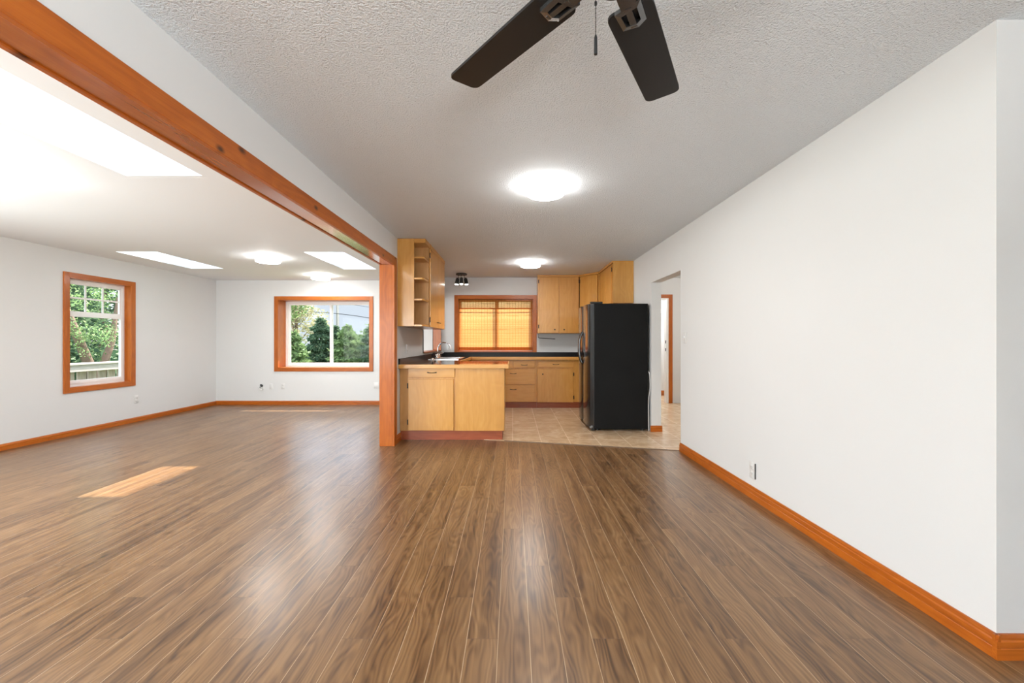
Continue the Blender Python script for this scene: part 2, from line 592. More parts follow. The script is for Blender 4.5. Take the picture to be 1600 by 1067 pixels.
def counter():
    m = NT('dark_gloss_laminate')
    co = m.objco()
    a = m.noise(co, 90, 4, 0.7)
    col = m.ramp(a, [(0.42, (0.010, 0.008, 0.007)), (0.6, (0.022, 0.017, 0.014)), (0.75, (0.05, 0.035, 0.026))])
    m.bsdf(col, 0.07, 0, None, 0.6, 0.7, 0.05)
    return m.m
M['counter'] = counter()
M['splash'] = plain('dark_laminate_upstand', (0.010, 0.009, 0.009), 0.35, spec=0.2)

def bamboo():
    m = NT('woven_bamboo')
    sep = m.n('SeparateXYZ')
    co = m.objco()
    m.link(co, sep.inputs[0])
    x, z = sep.outputs[0], sep.outputs[2]
    sl = m.math('DIVIDE', z, 0.0085)
    ks = m.math('FLOOR', sl)
    fs = m.math('SUBTRACT', sl, ks)
    wn = m.n('TexWhiteNoise', noise_dimensions='1D')
    m.link(ks, wn.inputs['W'])
    st = m.noise(m.comb(m.math('MULTIPLY', x, 3), m.math('MULTIPLY', ks, 3.7), 0.0), 1.0, 4)
    f = m.math('ADD', m.math('MULTIPLY', wn.outputs['Value'], 0.5), m.math('MULTIPLY', st, 0.5))
    col = m.ramp(f, [(0.25, (0.40, 0.130, 0.034)), (0.6, (0.47, 0.175, 0.058)), (0.85, (0.53, 0.235, 0.100))])
    fx = m.math('FRACT', m.math('DIVIDE', m.math('ADD', x, 20.0), 0.0545))
    cord = m.math('LESS_THAN', fx, 0.11)
    col = m.mix(m.math('MULTIPLY', cord, 0.75), col, (0.28, 0.12, 0.025))
    gap = m.math('MULTIPLY', m.math('LESS_THAN', fs, 0.20), m.math('SUBTRACT', 1.0, cord))
    df = m.n('BsdfDiffuse')
    tl = m.n('BsdfTranslucent')
    m.link(col, df.inputs[0])
    m.link(col, tl.inputs[0])
    mx = m.n('MixShader')
    mx.inputs[0].default_value = 0.62
    m.link(df.outputs[0], mx.inputs[1])
    m.link(tl.outputs[0], mx.inputs[2])
    tr = m.n('BsdfTransparent')
    tr.inputs[0].default_value = (1.0, 0.70, 0.36, 1)
    mx2 = m.n('MixShader')
    m.link(m.math('MULTIPLY', gap, 0.85), mx2.inputs[0])
    m.link(mx.outputs[0], mx2.inputs[1])
    m.link(tr.outputs[0], mx2.inputs[2])
    m.link(mx2.outputs[0], m.out.inputs[0])
    return m.m
M['bamboo'] = bamboo()

def leaf(name, a, b, c):
    m = NT(name)
    r = m.n('NewGeometry').outputs['Random Per Island']
    n = m.noise(m.objco(), 1.6, 3)
    f = m.math('ADD', m.math('MULTIPLY', r, 0.6), m.math('MULTIPLY', n, 0.4))
    col = m.ramp(f, [(0.2, a), (0.5, b), (0.8, c)])
    df = m.n('BsdfDiffuse')
    tl = m.n('BsdfTranslucent')
    m.link(col, df.inputs[0])
    m.link(col, tl.inputs[0])
    mx = m.n('MixShader')
    mx.inputs[0].default_value = 0.35
    m.link(df.outputs[0], mx.inputs[1])
    m.link(tl.outputs[0], mx.inputs[2])
    m.link(mx.outputs[0], m.out.inputs[0])
    return m.m
M['leaf_dark'] = leaf('dark_conifer_leaf', (0.040, 0.075, 0.045), (0.085, 0.145, 0.085), (0.17, 0.25, 0.14))
M['leaf_mid'] = leaf('cedar_leaf', (0.09, 0.14, 0.06), (0.17, 0.25, 0.10), (0.30, 0.40, 0.18))
M['leaf_light'] = leaf('fresh_leaf', (0.18, 0.30, 0.11), (0.33, 0.48, 0.20), (0.52, 0.68, 0.34))
M['leaf_pale'] = leaf('pale_leaf', (0.25, 0.24, 0.12), (0.40, 0.37, 0.22), (0.56, 0.51, 0.34))
M['grass'] = plain('grass_ground', (0.10, 0.15, 0.05), 0.95, var=0.4, vs=3)

# ================================================================== measures
ZC, ZL = 2.42, 2.35           # main ceiling, living ceiling
XR = 1.836                    # right wall
XW, XW2 = -1.37, -1.505       # dividing wall faces
XL = -5.61                    # left wall
YB, YLB = 7.86, 7.75          # kitchen back wall, living back wall
YN = -3.3                     # near end of the rooms
YC = 1.5545                   # corner on the right

# ================================================================== the setting
def poly_floor(name, pts, z, mat, thick):
    bm = bmn()
    prism(bm, pts, 'z', z - thick, z)
    return struct(name, bm, mat)

poly_floor('floor', [(XL - .1, YN), (4.3, YN), (4.3, YC + .1), (XR + .05, YC + .1), (XR + .05, 4.6), (XR, 4.6), (-.4, 5.2),
                     (-.4, 5.3), (XW2 - .02, 5.3), (XW2 - .02, YLB + .1), (XL - .1, YLB + .1)], 0.0, M['floor'], 0.12)
tl = lambda X: 4.933 - 0.229 * (X + 0.119)
poly_floor('floor_kitchen', [(XW, tl(XW) + 0.6), (-0.35, tl(XW) + 0.6), (-0.35, tl(-.35)), (XR, tl(XR)), (XR, 3.4), (4.3, 3.4), (4.3, 8.1), (4.3, 9.2), (1.9, 9.2), (1.9, YB + .1), (XW, YB + .1)], 0.004, M['tile'], 0.08)
bm = bmn()
prism(bm, [(-.10, tl(-.10) - .008), (XR, tl(XR) - .008), (XR, tl(XR) + .006), (-.10, tl(-.10) + .006)], 'z', 0.0, 0.007)
struct('trim_1', bm, plain('dark_threshold', (0.16, 0.10, 0.06), 0.4))

# main ceiling and living ceiling with its three skylight wells
SKY = [(-2.69, -2.16, 1.61, 2.85), (-5.10, -4.58, 5.26, 6.49), (-2.70, -2.18, 5.29, 6.55)]
struct('ceiling', slab(bmn(), 'z', ZC, ZC + .1, (XW2, 4.3), (YN - .1, YB + .3)), M['ceiling'])
struct('ceiling_living', slab(bmn(), 'z', ZL, ZL + .1, (XL - .2, XW2), (YN - .1, YLB + .35), [(q[0] - .03, q[1] + .03, q[2] - .03, q[3] + .03) for q in SKY]), M['ceiling_smooth'])
for i, (a, b, c, d) in enumerate(SKY):
    r = sroot('window_%d' % (i + 5), ((a + b) / 2, (c + d) / 2, ZL))
    t, h = .03, 0.48
    bm = bmn()
    box(bm, (a - t, c - t, ZL + .0003), (a, d + t, ZL + h)); box(bm, (b, c - t, ZL + .0003), (b + t, d + t, ZL + h))
    box(bm, (a, c - t, ZL + .0003), (b, c, ZL + h)); box(bm, (a, d, ZL + .0003), (b, d + t, ZL + h))
    obj('shaft', bm, M['ceiling_smooth'], r)
    bm = bmn()
    for q in ((a - .03, c - .03, a + .02, d + .03), (b - .02, c - .03, b + .03, d + .03), (a + .02, c - .03, b - .02, c + .02), (a + .02, d - .02, b - .02, d + .03)):
        box(bm, (q[0], q[1], ZL + h), (q[2], q[3], ZL + h + .05))
    obj('frame', bm, M['white'], r)
    obj('pane', B((a + .02, c + .02, ZL + h + .02), (b - .02, d - .02, ZL + h + .025)), M['glass'], r)

# walls
LW = (-4.443, -2.699, .69, 1.985)        # living back window opening x0 x1 z0 z1
KW = (-1.055, .40, .99, 2.02)            # kitchen window opening
SW = (5.165, 6.02, .60, 2.015)           # left window opening y0 y1 z0 z1
struct('wall_left', slab(bmn(), 'x', XL - .16, XL, (YN - .1, YLB + .32), (-.12, ZL + .1), [SW, (-.85, 2.65, .6, 2.05)]), M['wall'])
struct('wall_back_living', slab(bmn(), 'y', YLB, YLB + .32, (XL - .16, XW2), (-.12, ZL + .1), [LW]), M['wall'])
struct('wall_back', slab(bmn(), 'y', YB, YB + .22, (XW2, 1.963), (-.12, ZC + .1), [KW]), M['wall'])
PT = (6.24, 7.80, 1.02, 2.02)            # pass-through y0 y1 z0 z1
struct('wall_divider', slab(bmn(), 'x', XW2, XW, (4.70, YB + .1), (0, ZC + .05), [PT]), M['wall'])
struct('wall_header', slab(bmn(), 'x', XW2, XW, (YN, 4.70), (2.09, ZC + .05)), M['wall'])
struct('wall_right', slab(bmn(), 'x', XR, 1.963, (YC, YB + .1), (-.05, ZC + .05), [(4.476, 5.415, -.06, 1.975)]), M['wall'])
struct('wall_return', B((1.963, YC, -.05), (4.3, YC + .12, ZC + .05)), M['wall'])
struct('wall_far_right', B((4.2, YN, -.05), (4.32, 9.3, ZC + .05)), M['wall'])
struct('wall_near', slab(bmn(), 'y', YN - .12, YN, (XL - .16, 4.3), (-.05, ZC + .1), [(.2, 2.2, .55, 2.05), (-4.7, -2.1, .45, 2.15)]), M['wall'])
struct('wall_hall_near', B((1.963, 3.3, -.05), (4.3, 3.42, ZC + .05)), M['wall'])
HD = (2.20, 3.00, -.06, 2.03)
struct('wall_hall_back', slab(bmn(), 'y', 7.92, 8.02, (1.963, 4.25), (-.05, ZC + .05), [HD]), M['wall'])
struct('wall_bathroom', B((1.9, 9.05, -.05), (4.3, 9.15, ZC + .05)), M['wall'])
struct('wall_bathroom_left', B((1.87, 8.08, -.05), (1.97, 9.1, ZC + .05)), M['wall'])
struct('ceiling_bathroom', B((1.9, YB + .3, ZC), (4.3, 9.2, ZC + .1)), M['ceiling_smooth'])

# unseen eave, overhang set to cut the sun through the living back window
struct('roof_eave', B((XL - .6, YLB + .33, 2.42), (-1.50, 9.20, 2.55)), M['white'])

# beam and post around the wide opening
r = sroot('trim_2', (-1.43, .7, 2.071))
obj('casing', B((-1.378, YN, 2.071), (-1.350, 4.785, 2.169), .003), M['fir_knotty'], r)
obj('head_board', B((-1.500, YN, 2.078), (-1.380, 4.685, 2.10)), M['fir_varnished'], r)
obj('casing', B((-1.525, YN, 2.071), (-1.500, 4.785, 2.169), .003), M['fir_knotty'], r)
r = sroot('trim_3', (-1.43, 4.73, 0))
obj('jamb', B((-1.523, 4.68, 0), (-1.378, 4.72, 2.077), .002), M['fir_z'], r)
obj('casing', B((-1.378, 4.679, 0), (-1.350, 4.785, 2.071), .002), M['fir_z'], r)
obj('casing', B((-1.528, 4.70, 0), (-1.500, 4.785, 2.071), .002), M['fir_z'], r)

# baseboards
def baseboard(name, p0, p1, nrm, h=.092, mat=None):
    """moulded profile run from p0 to p1, standing out along nrm"""
    prof = [(0, 0), (.016, 0), (.016, h * .44), (.0135, h * .47), (.0155, h * .52), (.0155, h * .74), (.011, h * .80), (.011, h * .86), (.007, h), (0, h)]
    bm = bmn()
    n = Vector((*nrm, 0))
    a, b = Vector((*p0, 0)), Vector((*p1, 0))
    A = [bm.verts.new(a + n * q[0] + Vector((0, 0, q[1]))) for q in prof]
    Bv = [bm.verts.new(b + n * q[0] + Vector((0, 0, q[1]))) for q in prof]
    bm.faces.new(A)
    bm.faces.new(Bv[::-1])
    for i in range(len(prof)):
        k = (i + 1) % len(prof)
        bm.faces.new([A[i], Bv[i], Bv[k], A[k]])
    return struct(name, bm, mat)
baseboard('baseboard_right', (XR, YC - .0152), (XR, 4.476), (-1, 0), .092, M['fir_y'])
baseboard('baseboard_return', (XR - .0163, YC), (4.2, YC), (0, -1), .092, M['fir_x'])
baseboard('baseboard_left', (XL, YN), (XL, YLB), (1, 0), .07, M['fir_y'])
baseboard('baseboard_back', (XL, YLB), (-1.53, YLB), (0, -1), .074, M['fir_x'])
baseboard('baseboard_jamb', (1.82, 5.415), (1.975, 5.415), (0, -1), .085, M['fir_x'])
baseboard('baseboard_divider', (XW, 4.785), (XW, 4.99), (1, 0), .09, M['fir_y'])
baseboard('baseboard_bathroom', (1.97, 9.05), (4.2, 9.05), (0, -1), .11, M['fir_x'])
baseboard('baseboard_hall', (3.085, 7.92), (4.2, 7.92), (0, -1), .03, M['plate'])

# hall door frame (the door itself is swung out of sight)
r = sroot('door_1', (2.6, 7.95, 0))
obj('casing', B((3.01, 7.90, 0), (3.085, 7.922, 2.10)), M['fir_z'], r)
obj('casing', B((2.12, 7.90, 0), (2.19, 7.922, 2.10)), M['fir_z'], r)
obj('casing', B((2.19, 7.90, 2.03), (3.01, 7.922, 2.10)), M['fir_x'], r)
jb = obj('jamb', B((2.97, 7.905, 0), (3.012, 8.03, 2.03)), M['white'], r)
for z in (1.185, 1.035):
    obj('strike_plate', B((2.967, 7.93, z - .028), (2.972, 7.97, z + .028)), M['hinge'], jb)
obj('jamb', B((2.188, 7.905, 0), (2.23, 8.03, 2.03)), M['white'], r)
obj('jamb', B((2.23, 7.905, 2.0), (2.97, 8.03, 2.032)), M['white'], r)
bm = tube(bmn(), [(1.97, 8.95, 1.80), (4.2, 8.95, 1.80)], .012)
tag(obj('curtain_rod', bm, M['black'], None, True), 'thin dark rod across the bright room seen through the hall door', 'rod')

# ---------------- windows
def casing_y(r, x0, x1, z0, z1, y, w, t=.018, bottom=True):
    """flat casing on a wall that faces -Y"""
    obj('casing', B((x0 - w, y - t, z0 - w), (x0, y, z1 + w), .002), M['fir_z'], r)
    obj('casing', B((x1, y - t, z0 - w), (x1 + w, y, z1 + w), .002), M['fir_z'], r)
    obj('casing', B((x0, y - t, z1), (x1, y, z1 + w), .002), M['fir_x'], r)
    if bottom:
        obj('casing', B((x0, y - t, z0 - w), (x1, y, z0), .002), M['fir_x'], r)

# living back window: a white slider set deep in a wood-lined opening
x0, x1, z0, z1 = LW
r = sroot('window_1', ((x0 + x1) / 2, YLB, z0))
casing_y(r, x0, x1, z0, z1, YLB, .062)
obj('jamb', B((x0, YLB - .016, z0), (x0 + .012, 8.0, z1)), M['fir_z'], r)
obj('jamb', B((x1 - .012, YLB - .016, z0), (x1, 8.0, z1)), M['fir_z'], r)
obj('jamb', B((x0 + .012, YLB - .016, z1 - .012), (x1 - .012, 8.0, z1)), M['fir_x'], r)
obj('sill', B((x0 + .012, YLB - .016, z0), (x1 - .012, 8.0, z0 + .014)), M['fir_x'], r)
bm = bmn()
fy0, fy1 = 8.0, 8.06
box(bm, (x0, fy0, z0), (x0 + .05, fy1, z1)); box(bm, (x1 - .05, fy0, z0), (x1, fy1, z1))
box(bm, (x0 + .05, fy0, z0), (x1 - .05, fy1, z0 + .05)); box(bm, (x0 + .05, fy0, z1 - .04), (x1 - .05, fy1, z1))
obj('frame', bm, M['white'], r)
xm = -3.545
for (a, b, yy) in ((x0 + .05, xm + .02, 8.035), (xm - .03, x1 - .05, 8.01)):
    bm = bmn()
    s = .038
    box(bm, (a, yy, z0 + .05), (a + s, yy + .022, z1 - .04)); box(bm, (b - s, yy, z0 + .05), (b, yy + .022, z1 - .04))
    box(bm, (a + s, yy, z0 + .05), (b - s, yy + .022, z0 + .05 + s)); box(bm, (a + s, yy, z1 - .04 - s), (b - s, yy + .022, z1 - .04))
    sa = obj('sash', bm, M['white'], r)
    obj('pane', B((a + s, yy + .009, z0 + .05 + s), (b - s, yy + .012, z1 - .04 - s)), M['glass'], sa)

# left window: single hung with a grille in the upper sash
y0, y1, z0, z1 = SW
r = sroot('window_2', (XL, (y0 + y1) / 2, z0))
w, t = .058, .018
obj('casing', B((XL, y0 - w, z0 - w), (XL + t, y0, z1 + w), .002), M['fir_z'], r)
obj('casing', B((XL, y1, z0 - w), (XL + t, y1 + w, z1 + w), .002), M['fir_z'], r)
obj('casing', B((XL, y0, z1), (XL + t, y1, z1 + w), .002), M['fir_y'], r)
obj('casing', B((XL, y0, z0 - w), (XL + t, y1, z0), .002), M['fir_y'], r)
fx = XL - .085
obj('jamb', B((fx, y0, z0), (XL + .016, y0 + .012, z1)), M['fir_z'], r)
obj('jamb', B((fx, y1 - .012, z0), (XL + .016, y1, z1)), M['fir_z'], r)
obj('jamb', B((fx, y0 + .012, z1 - .012), (XL + .016, y1 - .012, z1)), M['fir_y'], r)
obj('sill', B((fx, y0 + .012, z0), (XL + .016, y1 - .012, z0 + .012)), M['fir_y'], r)
bm = bmn()
gx0, gx1 = fx - .05, fx
box(bm, (gx0, y0, z0), (gx1, y0 + .045, z1)); box(bm, (gx0, y1 - .045, z0), (gx1, y1, z1))
box(bm, (gx0, y0 + .045, z0), (gx1, y1 - .045, z0 + .05)); box(bm, (gx0, y0 + .045, z1 - .045), (gx1, y1 - .045, z1))
obj('frame', bm, M['white'], r)
zm = 1.545
ya, yb = y0 + .045, y1 - .045
bm = bmn()
s = .035
box(bm, (gx0 + .02, ya, zm), (gx1 - .005, ya + s, z1 - .045)); box(bm, (gx0 + .02, yb - s, zm), (gx1 - .005, yb, z1 - .045))
box(bm, (gx0 + .02, ya + s, zm), (gx1 - .005, yb - s, zm + .045)); box(bm, (gx0 + .02, ya + s, z1 - .075), (gx1 - .005, yb - s, z1 - .045))
for k in (1, 2):
    yy = ya + s + (yb - ya - 2 * s) * k / 3
    box(bm, (gx0 + .026, yy - .011, zm + .045), (gx0 + .036, yy + .011, z1 - .075))
zz = (zm + .045 + z1 - .075) / 2
box(bm, (gx0 + .027, ya + s, zz - .011), (gx0 + .035, yb - s, zz + .011))
sa = obj('upper_sash', bm, M['white'], r)
obj('pane', B((gx0 + .03, ya + s, zm + .045), (gx0 + .033, yb - s, z1 - .075)), M['glass'], sa)
bm = bmn()
box(bm, (gx0 + .03, ya, z0 + .05), (gx1 + .012, ya + s, zm)); box(bm, (gx0 + .03, yb - s, z0 + .05), (gx1 + .012, yb, zm))
box(bm, (gx0 + .03, ya + s, z0 + .05), (gx1 + .012, yb - s, z0 + .09)); box(bm, (gx0 + .03, ya + s, zm - .025), (gx1 + .012, yb - s, zm + .012))
sa = obj('lower_sash', bm, M['white'], r)
obj('pane', B((gx0 + .04, ya + s, z0 + .09), (gx0 + .043, yb - s, zm - .02)), M['glass'], sa)

# kitchen window
x0, x1, z0, z1 = KW
r = sroot('window_3', ((x0 + x1) / 2, YB, z0))
casing_y(r, x0, x1, z0, z1, YB, .062)
for a, b in (((x0, YB - .016, z0), (x0 + .012, 8.0, z1)), ((x1 - .012, YB - .016, z0), (x1, 8.0, z1))):
    obj('jamb', B(a, b), M['fir_z'], r)
obj('jamb', B((x0 + .012, YB - .016, z1 - .012), (x1 - .012, 8.0, z1)), M['fir_x'], r)
obj('sill', B((x0 + .012, YB - .016, z0), (x1 - .012, 8.0, z0 + .014)), M['fir_x'], r)
bm = bmn()
box(bm, (x0, 8.0, z0), (x0 + .05, 8.06, z1)); box(bm, (x1 - .05, 8.0, z0), (x1, 8.06, z1))
box(bm, (x0 + .05, 8.0, z0), (x1 - .05, 8.06, z0 + .06)); box(bm, (x0 + .05, 8.0, z1 - .05), (x1 - .05, 8.06, z1))
box(bm, (-.345, 8.0, z0 + .06), (-.275, 8.06, z1 - .05))
obj('frame', bm, M['white'], r)
obj('pane', B((x0 + .05, 8.03, z0 + .06), (-.345, 8.034, z1 - .05)), M['glass'], r)
obj('pane', B((-.275, 8.03, z0 + .06), (x1 - .05, 8.034, z1 - .05)), M['glass'], r)

# pass-through between kitchen and living room, wood lined
y0, y1, z0, z1 = PT
r = sroot('window_4', (XW, (y0 + y1) / 2, z0))
obj('jamb', B((XW2 - .01, y0, z0), (XW + .012, y0 + .012, z1)), plain('dark_stained_edge', (0.05, 0.035, 0.025), .5), r)
obj('jamb', B((XW2 - .01, y1 - .05, z0), (XW + .012, y1, z1)), M['fir_z'], r)
obj('jamb', B((XW2 - .01, y0 + .012, z1 - .012), (XW + .012, y1 - .05, z1)), M['fir_y'], r)
obj('sill', B((XW2 - .03, y0 + .012, z0), (XW + .03, y1 - .05, z0 + .016)), M['fir_y'], r)

# big near windows added unseen behind the camera for light: frames and panes
for i, (a, b, c, d) in enumerate(((.2, 2.2, .55, 2.05), (-4.7, -2.1, .45, 2.15))):
    r = sroot('window_%d' % (8 + i), ((a + b) / 2, YN, c))
    bm = bmn()
    mids = [a, (a + b) / 2 - .03, b - .06]
    for q in mids:
        box(bm, (q, YN - .09, c), (q + .06, YN - .03, d))
    for q in ((a + .06, (a + b) / 2 - .03), ((a + b) / 2 + .03, b - .06)):
        box(bm, (q[0], YN - .09, c), (q[1], YN - .03, c + .06))
        box(bm, (q[0], YN - .09, d - .06), (q[1], YN - .03, d))
    obj('frame', bm, M['white'], r)
    obj('pane', B((a + .06, YN - .062, c + .06), ((a + b) / 2 - .03, YN - .058, d - .06)), M['glass'], r)
    obj('pane', B(((a + b) / 2 + .03, YN - .062, c + .06), (b - .06, YN - .058, d - .06)), M['glass'], r)

r = sroot('window_10', (XL, .9, .6))  # window added out of view in the left wall to brighten the room
bm = bmn()
for q in (-.85, .86, 2.59):
    box(bm, (XL - .13, q, .6), (XL - .07, q + .06, 2.05))
for q in ((-.79, .86), (.92, 2.59)):
    box(bm, (XL - .13, q[0], .6), (XL - .07, q[1], .66)); box(bm, (XL - .13, q[0], 1.99), (XL - .07, q[1], 2.05))
obj('frame', bm, M['white'], r)
for q in ((-.79, .86), (.92, 2.59)):
    obj('pane', B((XL - .10, q[0], .66), (XL - .096, q[1], 1.99)), M['glass'], r)

# ================================================================== bamboo blind
t = thing('bamboo_blind', 'woven yellow bamboo blind glowing in the kitchen window', 'blind', (-.33, 7.90, 1.01))
x0, x1 = KW[0] + .018, KW[1] - .018
bm = bmn()
nx, nz = 24, 26
for side in (0, 1):
    pass
def sheet(x0, x1, z0, z1, yf, th, nx=20, nz=20):
    bm = bmn()
    g = {}
    for i in range(nx + 1):
        for k in range(nz + 1):
            X = x0 + (x1 - x0) * i / nx
            Z = z0 + (z1 - z0) * k / nz
            g[i, k] = bm.verts.new((X, yf(X, Z), Z))
    for i in range(nx):
        for k in range(nz):
            bm.faces.new([g[i, k], g[i + 1, k], g[i + 1, k + 1], g[i, k + 1]])
    return bm
bm.free()
wav = lambda X, Z: 7.925 + .006 * math.sin(X * 5) * math.sin(Z * 4)
obj('shade', sheet(x0, x1, 1.045, 1.84, wav, 0), M['bamboo'], t)
obj('valance', sheet(x0, x1, 1.815 - .0, 2.003, lambda X, Z: 7.893 + .008 * math.sin(X * 4 + 1) - .02 * max(0, 1.86 - Z), 0), M['bamboo'], t)
obj('head_rail', B((x0, 7.897, 1.985), (x1, 7.93, 2.004)), M['fir_x'], t)
obj('bottom_hem', B((x0, 7.905, 1.025), (x1, 7.935, 1.085), .006), M['bamboo'], t)
obj('fold_rail', B((x0, 7.930, 1.752), (x1, 7.938, 1.764)), M['birch_in'], t)

# ================================================================== ceiling lights
root = thing('ceiling_light', 'round white flush ceiling light nearest the fan on the stippled ceiling', 'ceiling light', (.258, 3.215, ZC), 'round flush ceiling lights', local=True)
obj('base_plate', lathe(bmn(), [(0, -.0005), (.128, -.0005), (.128, -.014), (.0, -.014)]), M['plate'], root, True)
obj('diffuser_rim', lathe(bmn(), [(0, -.0145), (.146, -.0145), (.150, -.020), (.150, -.058), (.1485, -.062), (0, -.062)], n=56), M['lamp_rim'], root, True)
obj('diffuser', lathe(bmn(), [(0, -.0622), (.1483, -.0622), (.146, -.067), (.139, -.071), (.1, -.0735), (0, -.0745)], n=56), M['lamp'], root, True)
for loc, lab in (((.277, 6.33, ZC), 'round white flush ceiling light over the kitchen near the bamboo blind'),
                 ((-3.35, 2.71, ZL), 'round flush ceiling light at the left edge below the long skylight'),
                 ((-3.35, 5.61, ZL), 'round flush ceiling light between the two far skylights'),
                 ((-3.35, 7.15, ZL), 'round flush ceiling light close to the far living wall above the wide window')):
    dup(root, loc, lab)

# spot cluster over the sink
t = thing('spotlight_cluster', 'black ceiling fixture with three small spots before the kitchen window', 'spotlight', (-.924, 7.40, ZC))
cx, cy = -.924, 7.40
obj('base_plate', lathe(bmn(), [(0, 0), (.098, 0), (.1, -.004), (.1, -.022), (.096, -.026), (0, -.026)], (cx, cy, ZC - .0005)), M['black'], t, True)
for dx, dy, tx in ((-.062, -.01, -.010), (.004, -.05, .0), (.064, .0, .014)):
    p = Vector((cx + dx * .8, cy + dy, ZC - .026))
    a = obj('arm', tube(bmn(), [p, p + Vector((tx * .3, 0, -.06))], .008), M['black'], t, True)
    q = p + Vector((dx * .3, 0, -.055))
    e = q + Vector((dx * .12 + tx, -.012, -.115))
    h = obj('spot_head', tube(bmn(), [q, q.lerp(e, .12), e], [.024, .031, .036], 20), M['black'], t, True)
    obj('lens', tube(bmn(), [e + (e - q) * .002, e + (e - q) * .05], [.031, .027], 20), M['spot'], h, True)

# ================================================================== ceiling fan
FX, FY, FZ = .255, 1.02, 2.15
t = thing('ceiling_fan', 'black five-blade ceiling fan hanging at the top of the view', 'ceiling fan', (FX, FY, ZC))
cen = Vector((FX, FY, 0))
obj('canopy', lathe(bmn(), [(0, ZC - .0005), (.07, ZC - .0005), (.07, ZC - .03), (.045, ZC - .06), (.018, ZC - .07), (0, ZC - .07)], cen), M['black'], t, True)
obj('downrod', tube(bmn(), [(FX, FY, ZC - .06), (FX, FY, FZ + .10)], .013), M['black'], t, True)
obj('motor', lathe(bmn(), [(0, FZ + .12), (.05, FZ + .12), (.09, FZ + .10), (.105, FZ + .06), (.105, FZ + .01), (.085, FZ - .015), (0, FZ - .015)], cen), M['black'], t, True)
obj('switch_housing', lathe(bmn(), [(0, FZ - .012), (.055, FZ - .012), (.058, FZ - .05), (.045, FZ - .065), (0, FZ - .068)], cen), M['black'], t, True)
def rounded(poly, r, n=5):
    out = []
    N = len(poly)
    for i in range(N):
        p = Vector(poly[i]); a = (Vector(poly[i - 1]) - p); b = (Vector(poly[(i + 1) % N]) - p)
        rr = min(r, a.length * .45, b.length * .45)
        s0, s1 = p + a.normalized() * rr, p + b.normalized() * rr
        for k in range(n + 1):
            u = k / n
            out.append(tuple(s0 * (1 - u) ** 2 + p * 2 * u * (1 - u) + s1 * u ** 2))
    return out
def blade_mesh(ang):
    bm = bmn()
    prism(bm, rounded([(.160, -.058), (.655, -.062), (.655, .062), (.160, .074)], .028), 'z', -.004, .004)
    bmesh.ops.rotate(bm, verts=bm.verts, matrix=Matrix.Rotation(math.radians(-5), 3, 'X'))
    bmesh.ops.rotate(bm, verts=bm.verts, matrix=Matrix.Rotation(ang, 3, 'Z'))
    bmesh.ops.translate(bm, verts=bm.verts, vec=(FX, FY, FZ))
    return bm
def bracket_mesh(ang):
    bm = bmn()
    o = [(.135, -.030), (.214, -.030), (.232, -.004), (.222, .040), (.150, .046)]
    c = Vector((.182, .006))
    inn = [tuple(c + (Vector(p) - c) * .62) for p in o]
    lo, hi = -.020, -.005
    n = len(o)
    V = {}
    for nm, pl, z in (('ob', o, lo + .004), ('ib', inn, lo), ('ot', o, hi), ('it', inn, hi)):
        V[nm] = [bm.verts.new((*p, z)) for p in pl]
    for i in range(n):
        k = (i + 1) % n
        bm.faces.new([V['ob'][i], V['ob'][k], V['ib'][k], V['ib'][i]])
        bm.faces.new([V['ot'][i], V['it'][i], V['it'][k], V['ot'][k]])
        bm.faces.new([V['ob'][i], V['ot'][i], V['ot'][k], V['ob'][k]])
        bm.faces.new([V['ib'][i], V['ib'][k], V['it'][k], V['it'][i]])
    box(bm, (.145, -.002, lo + .001), (.222, .016, hi))
    box(bm, (.08, -.018, lo + .002), (.15, .026, hi + .004))
    bmesh.ops.rotate(bm, verts=bm.verts, matrix=Matrix.Rotation(math.radians(-5), 3, 'X'))
    bmesh.ops.rotate(bm, verts=bm.verts, matrix=Matrix.Rotation(ang, 3, 'Z'))
    bmesh.ops.translate(bm, verts=bm.verts, vec=(FX, FY, FZ))
    return bm
for k in range(5):
    ang = math.radians(60 + 72 * k)
    b = obj('blade', blade_mesh(ang), M['fan_black'], t)
    obj('bracket', bracket_mesh(ang), M['fan_metal'], b)
px, py = .219, 1.08
ch = bmn()
zt, zb = FZ - .03, 2.005
tube(ch, [(FX - .02, FY + .035, FZ - .045), (px, py, FZ - .045), (px, py, zb)], .0011, 6)
for i in range(int((zt - zb) / .012)):
    lathe(ch, [(0, .0022), (.0021, 0), (0, -.0022)], (px, py, zb + i * .012), 6)
lathe(ch, [(0, .008), (.0035, .004), (.0035, -.004), (0, -.008)], (px, py, 2.09), 10)
chain = obj('pull_chain', ch, M['black'], t, True)
obj('pull_fob', lathe(bmn(), [(0, 2.008), (.002, 2.007), (.0042, 2.0), (.0046, 1.956), (0, 1.955)], (px, py, 0), 14), M['black'], chain, True)

# ================================================================== cabinets
def pull(parent, c, ax, nrm, L=.085):
    """arched bronze pull: ax = direction of its length, nrm = outwards"""
    c, ax, nrm = Vector(c), Vector(ax), Vector(nrm)
    pts = []
    for k in range(13):
        u = k / 12 * 2 - 1
        pts.append(c + ax * (u * L / 2) + nrm * (.026 * (1 - abs(u) ** 2.6)) + Vector((0, 0, -.004 * (1 - u * u))))
    rr = [.0052 - .0018 * (1 - abs(k / 6 - 1)) for k in range(13)]
    bm = tube(bmn(), pts, rr, 8)
    for s in (-1, 1):
        q = c + ax * (s * L / 2)
        tube(bm, [q, q + nrm * .004], .0085, 12)
    return obj('handle', bm, M['bronze'], parent, True)

def knob(parent, c, nrm):
    c, n = Vector(c), Vector(nrm)
    return obj('knob', tube(bmn(), [c, c + n * .012, c + n * .016, c + n * .024, c + n * .028], [.006, .006, .014, .014, .008], 14), M['bronze'], parent, True)

